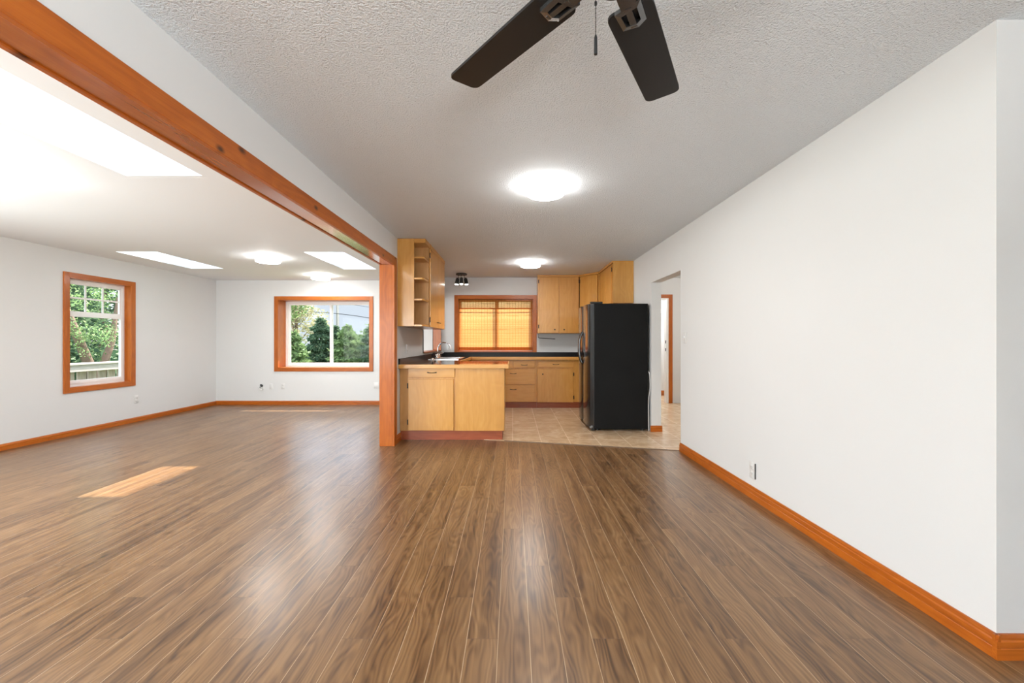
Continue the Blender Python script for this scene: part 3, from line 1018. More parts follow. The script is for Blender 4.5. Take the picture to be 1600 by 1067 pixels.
def hinge(parent, c, nrm, side):
    c, n, s = Vector(c), Vector(nrm), Vector(side)
    bm = bmn()
    a = c - Vector((0, 0, .03)) - s * .014
    b = c + Vector((0, 0, .03)) + s * .006 + n * .005
    box(bm, a, b)
    tube(bm, [c + n * .006 - Vector((0, 0, .032)), c + n * .006 + Vector((0, 0, .032))], .0055, 8)
    return obj('hinge', bm, M['hinge'], parent)

T = .018
# ---- peninsula cabinet: drawer over door on the left, plain panel on the right
Y0 = 4.95
t = thing('peninsula_cabinet', 'birch peninsula cabinet with one drawer, one door and a plain right panel', 'cabinet', (-.74, 5.3, 0))
obj('body', B((XW + .004, Y0 + T, .115), (-.112, 5.70, .872)), M['birch_z'], t)
obj('toe_kick', B((XW + .004, 4.99, 0), (-.125, 5.02, .115)), M['kick'], t)
obj('toe_kick', B((-.155, 5.02, 0.004), (-.125, 5.68, .115)), M['kick'], t)
obj('filler_stile', B((XW + .004, Y0 + .012, .115), (-1.272, Y0 + T, .872)), M['birch_in'], t)  # stile in a darker tone than the door
d = obj('drawer_front', B((-1.262, Y0 - .002, .762), (-.700, Y0 + T - .001, .872), .004), M['birch_x'], t)
pull(d, (-.975, Y0 - .002, .822), (1, 0, 0), (0, -1, 0), .10)
d = obj('door', B((-1.262, Y0 - .002, .120), (-.714, Y0 + T - .001, .743), .004), M['birch_z'], t)
for z in (.66, .22):
    hinge(d, (-1.264, Y0 + .010, z), (0, -1, 0), (1, 0, 0))
obj('end_panel', B((-.692, Y0 + .002, .117), (-.110, Y0 + T, .872)), M['birch_z'], t)
obj('side_panel', B((-.112, Y0 + .002, .117), (-.10, 5.70, .872)), M['birch_z'], t)

# ---- sink cabinet along the dividing wall
t = thing('sink_cabinet', 'birch cabinet carrying the sink along the dividing wall', 'cabinet', (-1.07, 6.47, 0))
obj('body', B((XW + .004, 5.71, .115), (-.785, 7.262, .69)), M['birch_z'], t)
obj('rear_rail', B((XW + .004, 5.71, .69), (-1.29, 7.262, .872)), M['birch_in'], t)
obj('apron', B((-.80, 5.71, .69), (-.785, 7.262, .872)), M['birch_y'], t)
obj('toe_kick', B((-.86, 5.71, .004), (-.84, 7.262, .115)), M['kick'], t)
for a, b in ((5.76, 6.44), (6.46, 7.14)):
    dd = obj('door', B((-.785, a, .13), (-.767, b, .70), .003), M['birch_z'], t)
    pull(dd, (-.767, b - .06 if a < 6 else a + .06, .58), (0, 0, 1), (1, 0, 0))

# ---- back run: drawers, then a door
YF = 7.285
t = thing('drawer_cabinet', 'birch base cabinet of drawers under the bamboo blind', 'cabinet', (-.15, 7.57, 0))
obj('body', B((-.75, YF + T, .115), (.430, 7.855, .872)), M['birch_z'], t)
obj('toe_kick', B((-.75, 7.35, .004), (.430, 7.375, .115)), M['kick'], t)
for a, b, z0, z1 in ((-.50, -.008, .728, .852), (.016, .398, .728, .852), (-.50, .398, .432, .702), (-.50, .398, .125, .418)):
    d = obj('drawer_front', B((a, YF, z0), (b, YF + T - .001, z1), .004), M['birch_x'], t)
    if z1 > .8:
        pull(d, ((a + b) / 2, YF, (z0 + z1) / 2 - .012), (1, 0, 0), (0, -1, 0), .10)
    else:
        pull(d, (.01, YF, z1 - .075), (1, 0, 0), (0, -1, 0), .10)
t = thing('base_cabinet', 'birch base cabinet with drawer over door beside the black refrigerator', 'cabinet', (1.13, 7.57, 0))
obj('body', B((.432, YF + T, .115), (1.830, 7.855, .872)), M['birch_z'], t)
obj('toe_kick', B((.432, 7.35, .004), (1.830, 7.375, .115)), M['kick'], t)
d = obj('drawer_front', B((.455, YF, .735), (1.085, YF + T - .001, .845), .004), M['birch_x'], t)
pull(d, (.77, YF, .787), (1, 0, 0), (0, -1, 0), .10)
d = obj('door', B((.440, YF, .112), (1.080, YF + T - .001, .70), .004), M['birch_z'], t)
knob(d, (.535, YF, .615), (0, -1, 0))
for z in (.61, .20):
    hinge(d, (1.084, YF + .010, z), (0, -1, 0), (-1, 0, 0))

# ---- worktop
t = thing('worktop', 'dark glossy laminate worktop with pale wood edge around the kitchen', 'worktop', (-.2, 6.4, .874))
Z0, Z1 = .874, .920
SK = (-1.245, -.835, 6.16, 7.00)
bm = bmn()
box(bm, (XW + .002, 4.915, Z0), (-.062, 5.75, Z1))
obj('top', bm, M['counter'], t)
obj('top', slab(bmn(), 'z', Z0, Z1, (XW + .002, -.752), (5.75, YB - .002), [SK]), M['counter'], t)
obj('top', B((-.752, 7.262, Z0), (XR - .002, YB - .002, Z1)), M['counter'], t)
bm = bmn()
for a, b in (((XW + .002, 4.90, Z0 - .002), (-.047, 4.915, Z1 + .0005)), ((-.062, 4.915, Z0 - .002), (-.047, 5.765, Z1 + .0005)),
             ((-.740, 5.75, Z0 - .002), (-.062, 5.765, Z1 + .0005)), ((-.752, 5.765, Z0 - .002), (-.737, 7.262, Z1 + .0005)),
             ((-.737, 7.247, Z0 - .002), (XR - .002, 7.262, Z1 + .0005))):
    box(bm, a, b, .003)
obj('edge_band', bm, M['birch_x'], t)
bm = bmn()
box(bm, (XW + .002, 4.90, Z1), (XW + .022, YB - .002, Z1 + .07))
box(bm, (XW + .022, YB - .022, Z1), (XR - .002, YB - .002, Z1 + .07))
obj('backsplash', bm, M['splash'], t)

# ---- sink
t = thing('kitchen_sink', 'stainless double-bowl sink let into the dark worktop by the pass-through', 'sink', (-1.04, 6.58, Z1))
a, b, c, d = SK
bm = bmn()
rim = [(a - .02, b + .02, c - .02, c + .03), (a - .02, b + .02, d - .03, d + .02), (a - .02, a + .07, c + .03, d - .03), (b - .025, b + .02, c + .03, d - .03), (a + .07, b - .025, 6.565, 6.595)]
for q in rim:
    box(bm, (q[0], q[2], Z1 + .0005), (q[1], q[3], Z1 + .007))
obj('rim', bm, M['steel'], t)
for y0, y1 in ((c + .03, 6.565), (6.595, d - .03)):
    bm = bmn()
    x0, x1, zb = a + .07, b - .025, Z1 - .17
    e = .004
    box(bm, (x0, y0, zb), (x1, y1, zb + e))
    box(bm, (x0, y0, zb + e), (x0 + e, y1, Z1)); box(bm, (x1 - e, y0, zb + e), (x1, y1, Z1))
    box(bm, (x0 + e, y0, zb + e), (x1 - e, y0 + e, Z1)); box(bm, (x0 + e, y1 - e, zb + e), (x1 - e, y1, Z1))
    bw = obj('bowl', bm, M['steel'], t)
    obj('drain', lathe(bmn(), [(0, .003), (.04, .003), (.043, 0), (0, 0)], ((x0 + x1) / 2, (y0 + y1) / 2, zb + e), 20), M['chrome'], bw, True)

# ---- faucet
fx, fy = -1.205, 6.60
t = thing('faucet', 'chrome high-arc kitchen faucet with two handles at the sink', 'faucet', (fx, fy, Z1 + .007))
zf = Z1 + .007
obj('deck_plate', B((fx - .028, fy - .13, zf), (fx + .028, fy + .13, zf + .02), .008), M['chrome'], t, True)
arc = [(fx, fy, zf + .02), (fx, fy, zf + .11)]
for k in range(15):
    an = PI - PI * .93 * k / 14
    arc.append((fx + .105 + .105 * math.cos(an), fy, zf + .145 + .105 * math.sin(an)))
arc.append((arc[-1][0] + .006, fy, arc[-1][2] - .03))
obj('spout', tube(bmn(), arc, .0105, 12), M['chrome'], t, True)
obj('spout_base', lathe(bmn(), [(0, .02), (.026, .02), (.022, .05), (.014, .075), (0, .075)], (fx, fy, zf), 20), M['chrome'], t, True)
for s in (-1, 1):
    hb = obj('handle_base', lathe(bmn(), [(0, .018), (.024, .018), (.022, .05), (.016, .06), (0, .062)], (fx, fy + s * .1, zf), 20), M['chrome'], t, True)
    obj('lever', tube(bmn(), [(fx, fy + s * .1, zf + .058), (fx + .03, fy + s * .105, zf + .07), (fx + .075, fy + s * .11, zf + .085)], [.009, .008, .006], 10), M['chrome'], hb, True)
t = thing('side_sprayer', 'small dark sprayer on a chrome foot standing left of the faucet', 'sprayer', (-1.215, 6.19, zf))
obj('base', lathe(bmn(), [(0, 0), (.024, 0), (.022, .012), (.014, .022), (0, .022)], (-1.215, 6.19, zf), 18), M['chrome'], t, True)
obj('spray_head', tube(bmn(), [(-1.215, 6.19, zf + .02), (-1.215, 6.19, zf + .06), (-1.20, 6.185, zf + .085), (-1.17, 6.175, zf + .09)], [.012, .014, .016, .013], 12), M['black'], t, True)

# ---- open end shelf and cabinet over the sink counter
XS = -1.345
t = thing('open_end_shelf', 'open birch shelf unit capping the left wall cabinet', 'shelf', (-1.19, 4.99, 1.375))
ZT, ZB = ZC - .002, 1.378
obj('face_panel', B((XW + .002, 4.86, ZB), (-1.170, 4.878, ZT), .002), M['birch_z'], t)
obj('back_panel', B((XW + .002, 5.13, ZB), (-1.052, 5.148, ZT - .05)), M['birch_in'], t)
obj('wall_panel', B((XW + .002, 4.878, ZB), (XW + .014, 5.13, ZT - .05)), M['birch_in'], t)
obj('top_board', B((-1.168, 4.86, ZT - .05), (-1.035, 5.148, ZT - .001), .002), M['birch_x'], t)
obj('top_board', B((XW + .002, 4.8785, ZT - .05), (-1.168, 5.148, ZT - .001)), M['birch_x'], t)
for z in (2.185, 1.935, 1.685, ZB):
    bm = bmn()
    prism(bm, [(XW + .015, 4.8785), (-1.168, 4.8785), (-1.168, 4.862), (-1.075, 4.862), (-1.056, 4.885), (-1.050, 5.129), (XW + .015, 5.129)], 'z', z, z + .02)
    obj('shelf', bm, M['birch_x'], t)
t = thing('wall_cabinet', 'two-door birch wall cabinet left of the bamboo blind, over the sink', 'cabinet', (-1.21, 5.7, 1.375))
XF = -1.052
obj('body', B((XW + .002, 5.149, ZB), (XF, 6.24, ZT)), M['birch_z'], t)
obj('top_trim', B((XF, 5.149, ZT - .05), (XF + .020, 6.24, ZT), .002), M['birch_y'], t)
for a, b, hy in ((5.165, 5.69, 5.165), (5.70, 6.225, 6.225)):
    d = obj('door', B((XF + .001, a, ZB + .002), (XF + T, b, ZT - .056), .003), M['birch_z'], t)
    sgn = 1 if hy == a else -1
    for z in (2.28, 1.47):
        hinge(d, (XF + .008, hy - sgn * .001, z), (1, 0, 0), (0, sgn, 0))
    pull(d, (XF + T, b - .05 if hy == a else a + .05, 1.455), (0, 1, 0), (1, 0, 0), .08)

# ---- back wall cabinet
YU = 7.54
ZB2 = 1.345
t = thing('wall_cabinet', 'two-door birch wall cabinet right of the bamboo blind', 'cabinet', (.85, 7.7, ZB2))
obj('body', B((.465, YU + T, ZB2), (1.225, YB - .002, ZT)), M['birch_z'], t)
obj('top_trim', B((.455, YU - .006, ZT - .035), (1.225, YU + T, ZT), .003), M['birch_x'], t)
for a, b, hx in ((.488, .848, .488), (.862, 1.215, 1.215)):
    d = obj('door', B((a, YU, ZB2 + .008), (b, YU + T - .001, ZT - .042), .004), M['birch_z'], t)
    sgn = 1 if hx == a else -1
    for z in (2.30, 1.47):
        hinge(d, (hx - sgn * .002, YU + .008, z), (0, -1, 0), (sgn, 0, 0))
    knob(d, (b - .075 if hx == a else a + .085, YU, ZB2 + .068), (0, -1, 0))

# ---- diagonal corner cabinet
XD, YD = 1.516, 7.19
t = thing('corner_cabinet', 'birch wall cabinet set diagonally across the corner behind the refrigerator', 'cabinet', (1.55, 7.6, ZB2))
bm = bmn()
prism(bm, [(1.240, YU + T + .002), (XD + .013, YD + .015), (XR - .002, YD + .015), (XR - .002, YB - .002), (1.240, YB - .002)], 'z', ZB2, ZT)
obj('body', bm, M['birch_z'], t)
p0, p1 = Vector((1.237, YU + .008)), Vector((XD, YD))
u = (p1 - p0).normalized()
nrm = Vector((-u.y, u.x)) * -1
if nrm.y > 0:
    nrm = -nrm
def diag(a, b, z0, z1, n0, n1):
    L = (p1 - p0).length
    A, Bq = p0 + u * (a * L), p0 + u * (b * L)
    bm = bmn()
    prism(bm, [tuple(A + nrm * n0), tuple(Bq + nrm * n0), tuple(Bq + nrm * n1), tuple(A + nrm * n1)], 'z', z0, z1)
    return bm
d = obj('door', diag(.05, .93, ZB2 + .008, ZT - .042, -.006, .012), M['birch_z'], t)
obj('top_trim', diag(0, 1, ZT - .035, ZT, -.006, .016), M['birch_x'], t)
hc = p0 + u * .012
hinge(d, (hc.x, hc.y, 2.30), (nrm.x, nrm.y, 0), (u.x, u.y, 0))

# ---- cabinet over the refrigerator
t = thing('wall_cabinet', 'birch wall cabinet mounted on the right wall over the refrigerator', 'cabinet', (1.67, 6.7, 1.78))
ZB3 = 1.78
obj('body', B((XD + T, 6.225, ZB3), (XR - .002, YD + .013, ZT)), M['birch_z'], t)
obj('end_panel', B((XD + .004, 6.21, ZB3), (XR - .002, 6.224, ZT), .002), M['birch_z'], t)
obj('top_trim', B((XD - .010, 6.205, ZT - .035), (XD + .004, YD - .02, ZT), .002), M['birch_y'], t)
for a, b in ((6.30, 6.70), (6.71, 7.12)):
    d = obj('door', B((XD, a, ZB3 + .008), (XD + T - .001, b, ZT - .042), .003), M['birch_z'], t)
    hinge(d, (XD + .008, a - .002 if a < 6.5 else b + .002, 2.30), (-1, 0, 0), (0, 1 if a < 6.5 else -1, 0))

# ---- paper towel bar
t = thing('towel_bar', 'thin black rod hung beneath the right wall cabinet at the back', 'towel bar', (.6, 7.6, 1.25))
obj('rod', tube(bmn(), [(.478, 7.62, ZB2), (.478, 7.62, ZB2 - .075), (.49, 7.62, ZB2 - .085), (.78, 7.62, ZB2 - .103)], .006, 8), M['black'], t, True)
obj('tip', tube(bmn(), [(.775, 7.62, ZB2 - .103), (.79, 7.62, ZB2 - .104)], .011, 10), M['black'], t, True)

# ================================================================== refrigerator
t = thing('refrigerator', 'black side-by-side refrigerator standing against the right wall', 'refrigerator', (1.42, 5.86, .004))
FA, FB = 5.447, 6.28
ZF0, ZF1 = .03, 1.700
obj('body', B((1.085, FA, ZF0), (1.800, FB, ZF1), .006), M['fridge_side'], t)
for px_ in (1.14, 1.74):
    for py_ in (FA + .06, FB - .06):
        obj('foot', lathe(bmn(), [(0, 0.0045), (.02, 0.0045), (.02, .03), (0, .03)], (px_, py_, 0), 12), M['black'], t)
def fdoor(y0, y1):
    """a door whose face bulges gently along its width"""
    bm = bmn()
    n = 10
    prof = [(1.079, y0), (1.030, y0)]
    for k in range(n + 1):
        v = k / n
        prof.append((1.012 - .016 * (1 - (2 * v - 1) ** 2) + .014 * (abs(2 * v - 1) ** 8), y0 + .004 + (y1 - y0 - .008) * v))
    prof += [(1.030, y1), (1.079, y1)]
    prism(bm, prof, 'z', .07, 1.695)
    return bm
ys = 5.90
dn = obj('door', fdoor(FA - .003, ys - .003), M['fridge_door'], t, True)
df = obj('door', fdoor(ys + .003, FB), M['fridge_door'], t, True)
for dd, yy, sg in ((dn, ys - .045, -1), (df, ys + .045, 1)):
    pts = []
    for k in range(17):
        u_ = k / 16 * 2 - 1
        pts.append((1.012 - .055 * (1 - abs(u_) ** 3), yy - sg * .022 * (1 - u_ * u_), 1.10 + u_ * .235))
    obj('handle', tube(bmn(), pts, [.012 + .004 * (1 - abs(k / 8 - 1)) for k in range(17)], 10), M['fridge_door'], dd, True)
obj('gasket', B((1.079, FA + .008, .07), (1.086, FB - .008, 1.69)), M['fridge_trim'], t)
obj('hinge_cover', B((1.035, FA + .006, 1.7005), (1.20, FA + .06, 1.726), .008), M['black'], t)
obj('hinge_cover', B((1.035, FB - .06, 1.7005), (1.20, FB - .006, 1.726), .008), M['black'], t)
obj('base_grille', B((1.045, FA + .01, .012), (1.09, FB - .01, .066)), M['black'], t)
obj('roller_cap', lathe(bmn(), [(0, .03), (.022, .026), (.03, .0), (.022, -.012), (0, -.014)], (1.05, FA + .012, .052), 16), M['fridge_trim'], t, True)
pts = [(1.806, 5.46, .80), (1.816, 5.443, .77), (1.8265, 5.438, .66), (1.824, 5.437, .56), (1.806, 5.438, .45), (1.803, 5.438, .30), (1.806, 5.438, .12), (1.806, 5.44, .0085)]
def smooth_pts(pts, n=6):
    P = [Vector(p) for p in pts]
    out = []
    for i in range(len(P) - 1):
        a, b, c, d = P[max(i - 1, 0)], P[i], P[i + 1], P[min(i + 2, len(P) - 1)]
        for k in range(n):
            u = k / n
            out.append(.5 * ((2 * b) + (c - a) * u + (2 * a - 5 * b + 4 * c - d) * u * u + (3 * b - a - 3 * c + d) * u ** 3))
    out.append(P[-1])
    return out
tag(obj('water_line', tube(bmn(), smooth_pts(pts), .0042, 8), M['cable_white'], None, True), 'thin white tube hanging down between refrigerator and wall', 'tube')

# ================================================================== wall plates
def plate(name, label, loc, rz, kind, w=.072, h=.116):
    """local frame: faces -Y, centred on the origin, back on the wall at y=0"""
    t = thing(name, label, {'outlet': 'outlet', 'switch': 'light switch', 'blank': 'cover plate'}[kind], loc, None, True, rz)
    obj('cover', B((-w / 2, -.007, -h / 2), (w / 2, -.0004, h / 2), .003), M['plate'], t, True)
    if kind == 'outlet':
        for s in (-1, 1):
            f = obj('socket', B((-.017, -.010, s * .024 - .0145), (.017, -.0065, s * .024 + .0145), .004), M['plate'], t, True)
            bm = bmn()
            for sx in (-1, 1):
                box(bm, (sx * .0065 - .0012, -.0106, s * .024 - .004), (sx * .0065 + .0012, -.0098, s * .024 + .006))
            box(bm, (-.002, -.0106, s * .024 - .011), (.002, -.0098, s * .024 - .007))
            obj('slots', bm, M['slot'], f)
    elif kind == 'switch':
        obj('toggle', B((-.006, -.02, -.006), (.006, -.0065, .016), .002), M['plate'], t, True)
    else:
        for s in (-1, 1):
            obj('screw', tube(bmn(), [(0, -.0068, s * .04), (0, -.0082, s * .04)], .0035, 8), M['steel'], t)
    return t
plate('outlet', 'white outlet low on the left wall right of its window', (XL, 6.10, .335), PI / 2, 'outlet')
plate('cover_plate', 'blank white wall plate between cable box and outlet under the wide window', (-4.565, YLB, .348), 0, 'blank')
plate('outlet', 'white outlet under the left side of the wide window', (-4.346, YLB, .348), 0, 'outlet')
plate('cover_plate', 'white wall plate half behind the orange post', (-2.575, YLB, .365), 0, 'blank', .1)
plate('outlet', 'white outlet on the kitchen side of the dividing wall above the counter', (XW, 5.30, 1.10), -PI / 2 + PI, 'outlet')
plate('outlet', 'white outlet on the back wall between pass-through and bamboo blind', (-1.225, YB, 1.085), 0, 'outlet')
plate('light_switch', 'white light switch on the right wall beside the hall opening', (XR, 4.36, 1.235), -PI / 2, 'switch')
t = plate('outlet', 'white outlet standing slightly off the right wall above the baseboard', (XR, 3.13, .215), -PI / 2, 'outlet', .075, .125)
obj('box_edge', B((.038, -.010, -.058), (.041, -.0004, .058)), M['slot'], t)  # dark strip standing in for the shaded gap at the plate's edge
# open cable box with a dangling fitting
t = thing('cable_box', 'open cable box with a black plug tip left of the blank plate', 'cable box', (-4.74, YLB, .30))
c = Vector((-4.745, YLB, .345))
bm = bmn()
for a, b in (((-.04, -.012, -.055), (-.032, -.0004, .055)), ((.032, -.012, -.055), (.04, -.0004, .055)), ((-.032, -.012, .045), (.032, -.0004, .055)), ((-.032, -.012, -.055), (.032, -.0004, -.045))):
    box(bm, c + Vector(a), c + Vector(b))
obj('cover', bm, M['plate'], t)
obj('socket', tube(bmn(), [c + Vector((.0, -.0005, .01)), c + Vector((.006, -.04, .03))], [.022, .02], 14), M['slot'], t, True)
obj('plug', tube(bmn(), [c + Vector((-.02, -.001, .02)), c + Vector((-.026, -.05, -.015)), c + Vector((.0, -.06, -.045)), c + Vector((.03, -.05, -.06))], [.008, .012, .013, .011], 12), M['cable_white'], t, True)

# ================================================================== outdoors
bm = B((-70, 8.3, -.9), (40, 90, -.35))
g = struct('ground', bm, M['grass'])
g2 = struct('ground_side', B((-60, -12, -.9), (XL - .18, 8.3, -.35)), M['grass'])

rng = np.random.default_rng(5)
def foliage(name, mat, parent, pts, size, droop=0.0, flat=.5, asp=2.2):
    """leaf blades at the given points"""
    n = len(pts)
    d = rng.normal(size=(n, 3)); d[:, 2] = d[:, 2] * .5 - droop
    d /= np.linalg.norm(d, axis=1)[:, None]
    e = np.cross(d, rng.normal(size=(n, 3)))
    e /= np.linalg.norm(e, axis=1)[:, None]
    s = size * rng.uniform(.6, 1.3, n)[:, None]
    L = d * s * asp
    Wd = e * s * .5
    V = np.stack([pts - Wd * .4, pts + L * .5 - Wd, pts + L, pts + L * .5 + Wd], 1).reshape(-1, 3)
    off = np.array(OFF[parent.name])
    V = V - off
    me = bpy.data.meshes.new(name)
    me.from_pydata(V.tolist(), [], [tuple(range(4 * i, 4 * i + 4)) for i in range(n)])
    me.materials.append(mat)
    o = bpy.data.objects.new(name, me)
    C.objects.link(o)
    o.parent = parent
    OFF[o.name] = Vector(off.tolist())
    return o

def cone_pts(n, x, y, z0, z1, r0, power=1.0):
    z = rng.uniform(0, 1, n) ** 1.15
    rad = r0 * (1 - z) ** power * (0.75 + .25 * np.sin(z * 40 + rng.uniform(0, 6))) * np.sqrt(rng.uniform(.25, 1, n))
    a = rng.uniform(0, 2 * PI, n)
    return np.stack([x + rad * np.cos(a), y + rad * np.sin(a), z0 + (z1 - z0) * z], 1)

def blob_pts(n, cs):
    out = []
    k = n // len(cs)
    for (x, y, z, r) in cs:
        d = rng.normal(size=(k, 3))
        d /= np.linalg.norm(d, axis=1)[:, None]
        out.append(np.array((x, y, z)) + d * (r * rng.uniform(.35, 1, k) ** .6)[:, None])
    return np.concatenate(out)

GZ = -.35
def conifer(name, label, x, y, h, r, mat, n=2600, size=.11, power=.8, group=None):
    t = thing(name, label, 'tree', (x, y, GZ), group)
    obj('trunk', tube(bmn(), [(x, y, GZ), (x, y, GZ + h * .5), (x, y, GZ + h * .97)], [.09, .06, .01], 8), M['bark'], t, True)
    foliage('foliage', mat, t, cone_pts(n, x, y, GZ + .15, GZ + h, r, power), size, .25)
    return t
G1 = 'evergreens beyond the wide living window'
row = [(-7.55, 14.1, 1.85, .85, 'leaf_mid', 'bright green cedar at the left of the wide window view'),
       (-7.3, 15.6, 2.4, .95, 'leaf_dark', 'tall dark green conifer just left of the window bar'),
       (-6.85, 15.8, 2.1, .95, 'leaf_dark', 'dark conifer right behind the window bar'),
       (-6.05, 15.0, 2.1, 1.0, 'leaf_mid', 'green cedar just right of the utility pole'),
       (-5.1, 15.3, 2.35, 1.1, 'leaf_dark', 'dark green conifer at the right edge of the wide window view')]
for (x, y, h, r_, mt, lab) in row:
    conifer('cedar_tree', lab, x, y, h, r_, M[mt], 6500, .062, .62, G1)
# more trees hiding the horizon
for (x, y, h, lab) in ((-8.2, 24.5, 2.8, 'broad green tree with brownish top right of the utility pole'), (-5.9, 25, 3.3, 'broad green tree rising behind the right-hand conifer')):
    t = thing('broadleaf_tree', lab, 'tree', (x, y, GZ), 'far broadleaf trees')
    obj('trunk', tube(bmn(), [(x, y, GZ), (x + .1, y, GZ + h * .7)], [.16, .06], 8), M['bark'], t, True)
    foliage('foliage', M['leaf_mid'], t, blob_pts(3600, [(x, y, GZ + h * .55, h * .36), (x - .8, y, GZ + h * .42, h * .3), (x + .9, y, GZ + h * .45, h * .32), (x, y, GZ + h * .2, h * .4), (x + .2, y, GZ + h * .82, h * .18)]), .14, .1)
# pale loose tree
x, y = -11.1, 21.0
t = thing('birch_tree', 'pale loose tree standing left behind the cedars', 'tree', (x, y, GZ))
bm = bmn()
tube(bm, [(x, y, GZ), (x, y, 2.0), (x + .2, y, 3.6)], [.14, .09, .02], 8)
for k in range(7):
    an = k * 2.4
    tube(bm, [(x, y, 1.0 + k * .28), (x + .6 * math.cos(an), y + .6 * math.sin(an), 1.7 + k * .28), (x + 1.0 * math.cos(an), y + 1.0 * math.sin(an), 2.0 + k * .28)], [.04, .025, .008], 6)
obj('trunk', bm, M['bark'], t, True)
foliage('foliage', M['leaf_pale'], t, blob_pts(2600, [(x, y, 2.0, 1.1), (x - .9, y, 1.9, .9), (x + .8, y, 2.3, .8), (x + .2, y, 2.9, .7), (x - .5, y, 2.7, .7), (x + 1.2, y, 1.6, .8)]), .075, .15)
# drooping branch near the window's upper left corner
t = thing('weeping_tree', 'tree whose drooping leafy branch enters the upper left corner of the wide window', 'tree', (-6.7, 10.0, GZ))
bm = tube(bmn(), [(-6.7, 10.0, GZ), (-6.65, 10.0, 1.5), (-6.2, 10.0, 2.75), (-6.0, 10, 3.3)], [.09, .06, .03, .01], 8)
pts_ = []
for (ex, ez) in ((-5.25, 1.78), (-5.05, 1.88), (-5.42, 1.62), (-4.98, 2.02)):
    a = Vector((-6.2, 10.0, 2.75)); b = Vector((-5.3, 9.9, 2.45)); c_ = Vector((ex, 9.85, ez))
    seg = [a.lerp(b, q / 5) for q in range(5)] + [b.lerp(c_, q / 8) for q in range(9)]
    tube(bm, seg, .006, 5)
    for q in range(9):
        p = b.lerp(c_, q / 8)
        for _ in range(16):
            pts_.append((p.x + random.gauss(0, .05), p.y + random.gauss(0, .06), p.z + random.gauss(0, .05)))
obj('trunk', bm, M['bark'], t, True)
foliage('foliage', M['leaf_mid'], t, np.array(pts_), .036, .6)

# utility pole and its lines
t = thing('utility_pole', 'grey wooden utility pole rising behind the window bar', 'utility pole', (-10.95, 25.6, GZ))
obj('pole', tube(bmn(), [(-10.95, 25.6, GZ), (-10.95, 25.6, 8.5)], [.13, .10], 14), M['pole_wood'], t, True)
obj('crossarm', B((-11.9, 25.46, 7.6), (-9.6, 25.54, 7.75)), M['pole_wood'], t)
for k, (za, zl, zr, lab, rr) in enumerate(((2.92, 3.15, 1.95, 'lowest thick power line crossing the sky in the wide window', .022), (3.55, 3.72, 2.75, 'middle power line crossing the sky in the wide window', .011), (4.0, 3.9, 3.5, 'uppermost thin power line in the wide window', .010))):
    bm = tube(bmn(), smooth_pts([(-26, 25.2, zl + .6), (-18, 25.3, zl), (-10.95, 25.46, za), (-4, 25.3, zr), (6, 25.2, zr + .2)]), rr, 6)
    tag(obj('power_line', bm, M['wire'], None, True), lab, 'power line', 'lines on the utility pole')

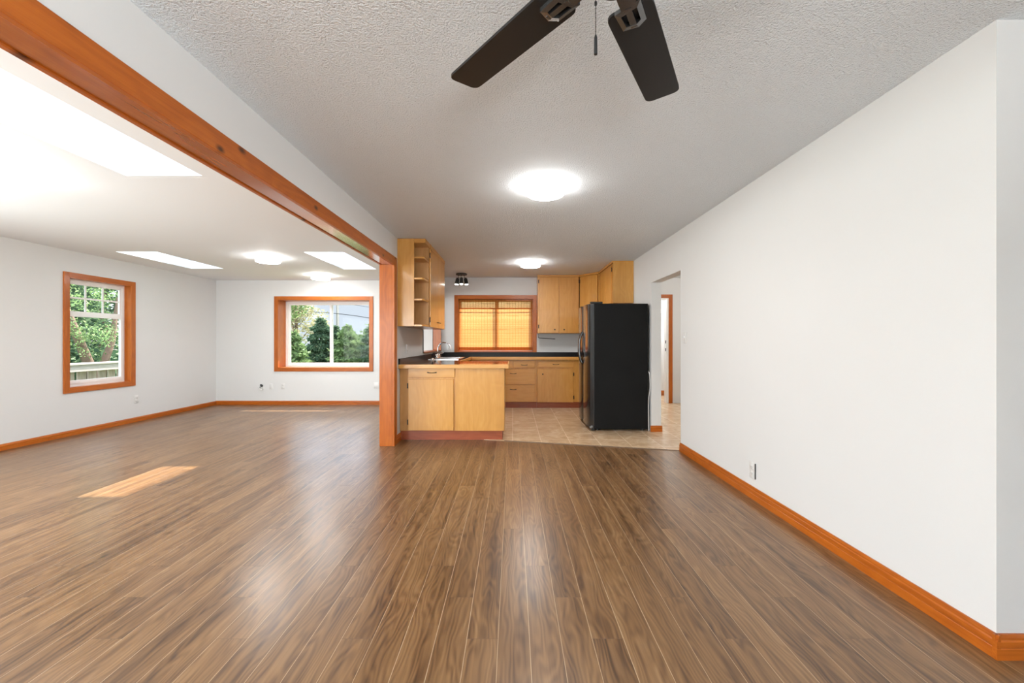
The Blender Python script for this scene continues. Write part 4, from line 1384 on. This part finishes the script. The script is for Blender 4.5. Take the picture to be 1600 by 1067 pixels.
# fence and cedar outside the left window
XFn = -7.6
t = thing('wooden_fence', 'weathered grey picket fence outside the left window', 'fence', (XFn, 7.3, GZ))
obj('top_rail', B((XFn - .05, 4.6, .665), (XFn + .06, 10.4, .785), .004), wood('weathered_rail', (0.36, 0.30, 0.27), (0.50, 0.43, 0.40), (0.62, 0.55, 0.51), 'y', .85), t)
obj('cap_board', B((XFn - .08, 4.6, .7855), (XFn + .085, 10.4, .815), .004), wood('weathered_cap', (0.38, 0.33, 0.30), (0.52, 0.46, 0.43), (0.64, 0.57, 0.53), 'y', .85), t)
y = 4.62
while y < 10.3:
    w_ = random.uniform(.125, .145)
    obj('picket', B((XFn - .045, y, GZ), (XFn - .02, y + w_, .70)), M['gray_wood'], t)
    y += w_ + random.uniform(.04, .055)
t = thing('cedar_tree', 'forked cedar with drooping bright fronds behind the picket fence', 'tree', (-9.0, 9.1, GZ))
bm = bmn()
tube(bm, [(-9.0, 8.75, GZ), (-9.02, 8.8, .5), (-9.1, 8.60, 1.2), (-9.2, 8.3, 2.2), (-9.2, 8.1, 3.6)], [.11, .10, .08, .06, .03], 10)
tube(bm, [(-9.0, 8.95, GZ), (-9.02, 9.0, .6), (-9.05, 9.25, 1.2), (-9.1, 9.45, 2.2)], [.10, .08, .06, .03], 10)
obj('trunk', bm, M['bark'], t, True)
fr = []
frd = []
for k in range(60):
    b0 = Vector((-8.75 + random.uniform(-.4, .35), 8.2 + random.uniform(-.7, 2.0), random.uniform(1.25, 2.9)))
    dirv = Vector((random.uniform(-.2, .7), random.uniform(-.6, .8), -.75)).normalized()
    L = random.uniform(.3, .7)
    for q in range(90):
        u_ = random.random()
        p = b0 + dirv * (L * u_) + Vector((0, 0, .18 * u_ * (1 - u_)))
        sp = .13 * (1 - .75 * u_) + .02
        (fr if k % 5 < 2 else frd).append((p.x + random.gauss(0, sp * .6), p.y + random.gauss(0, sp), p.z + random.gauss(0, sp * .5)))
foliage('foliage', M['leaf_light'], t, np.array(fr), .024, .9)
foliage('foliage', M['leaf_mid'], t, np.array(frd), .024, .9)
for (x, y, h, r_, lab) in ((-11.2, 7.6, 5.2, 1.5, 'dark evergreen behind the fence, leftmost in the left window'), (-11.6, 10.0, 5.6, 1.6, 'dark evergreen behind the forked cedar'),
                           (-12.6, 12.6, 5.6, 1.8, 'dark evergreen at the right of the left window view')):
    t = thing('evergreen_tree', lab, 'tree', (x, y, GZ), 'evergreens behind the fence')
    obj('trunk', tube(bmn(), [(x, y, GZ), (x, y, GZ + h * .9)], [.16, .03], 8), M['bark'], t, True)
    z = rng.uniform(0, 1, 7000)
    a = rng.uniform(0, 2 * PI, 7000)
    rad = r_ * (1 - .55 * z) * np.sqrt(rng.uniform(.2, 1, 7000))
    foliage('foliage', M['leaf_dark'], t, np.stack([x + rad * np.cos(a), y + rad * np.sin(a), GZ + h * z], 1), .085, .35)
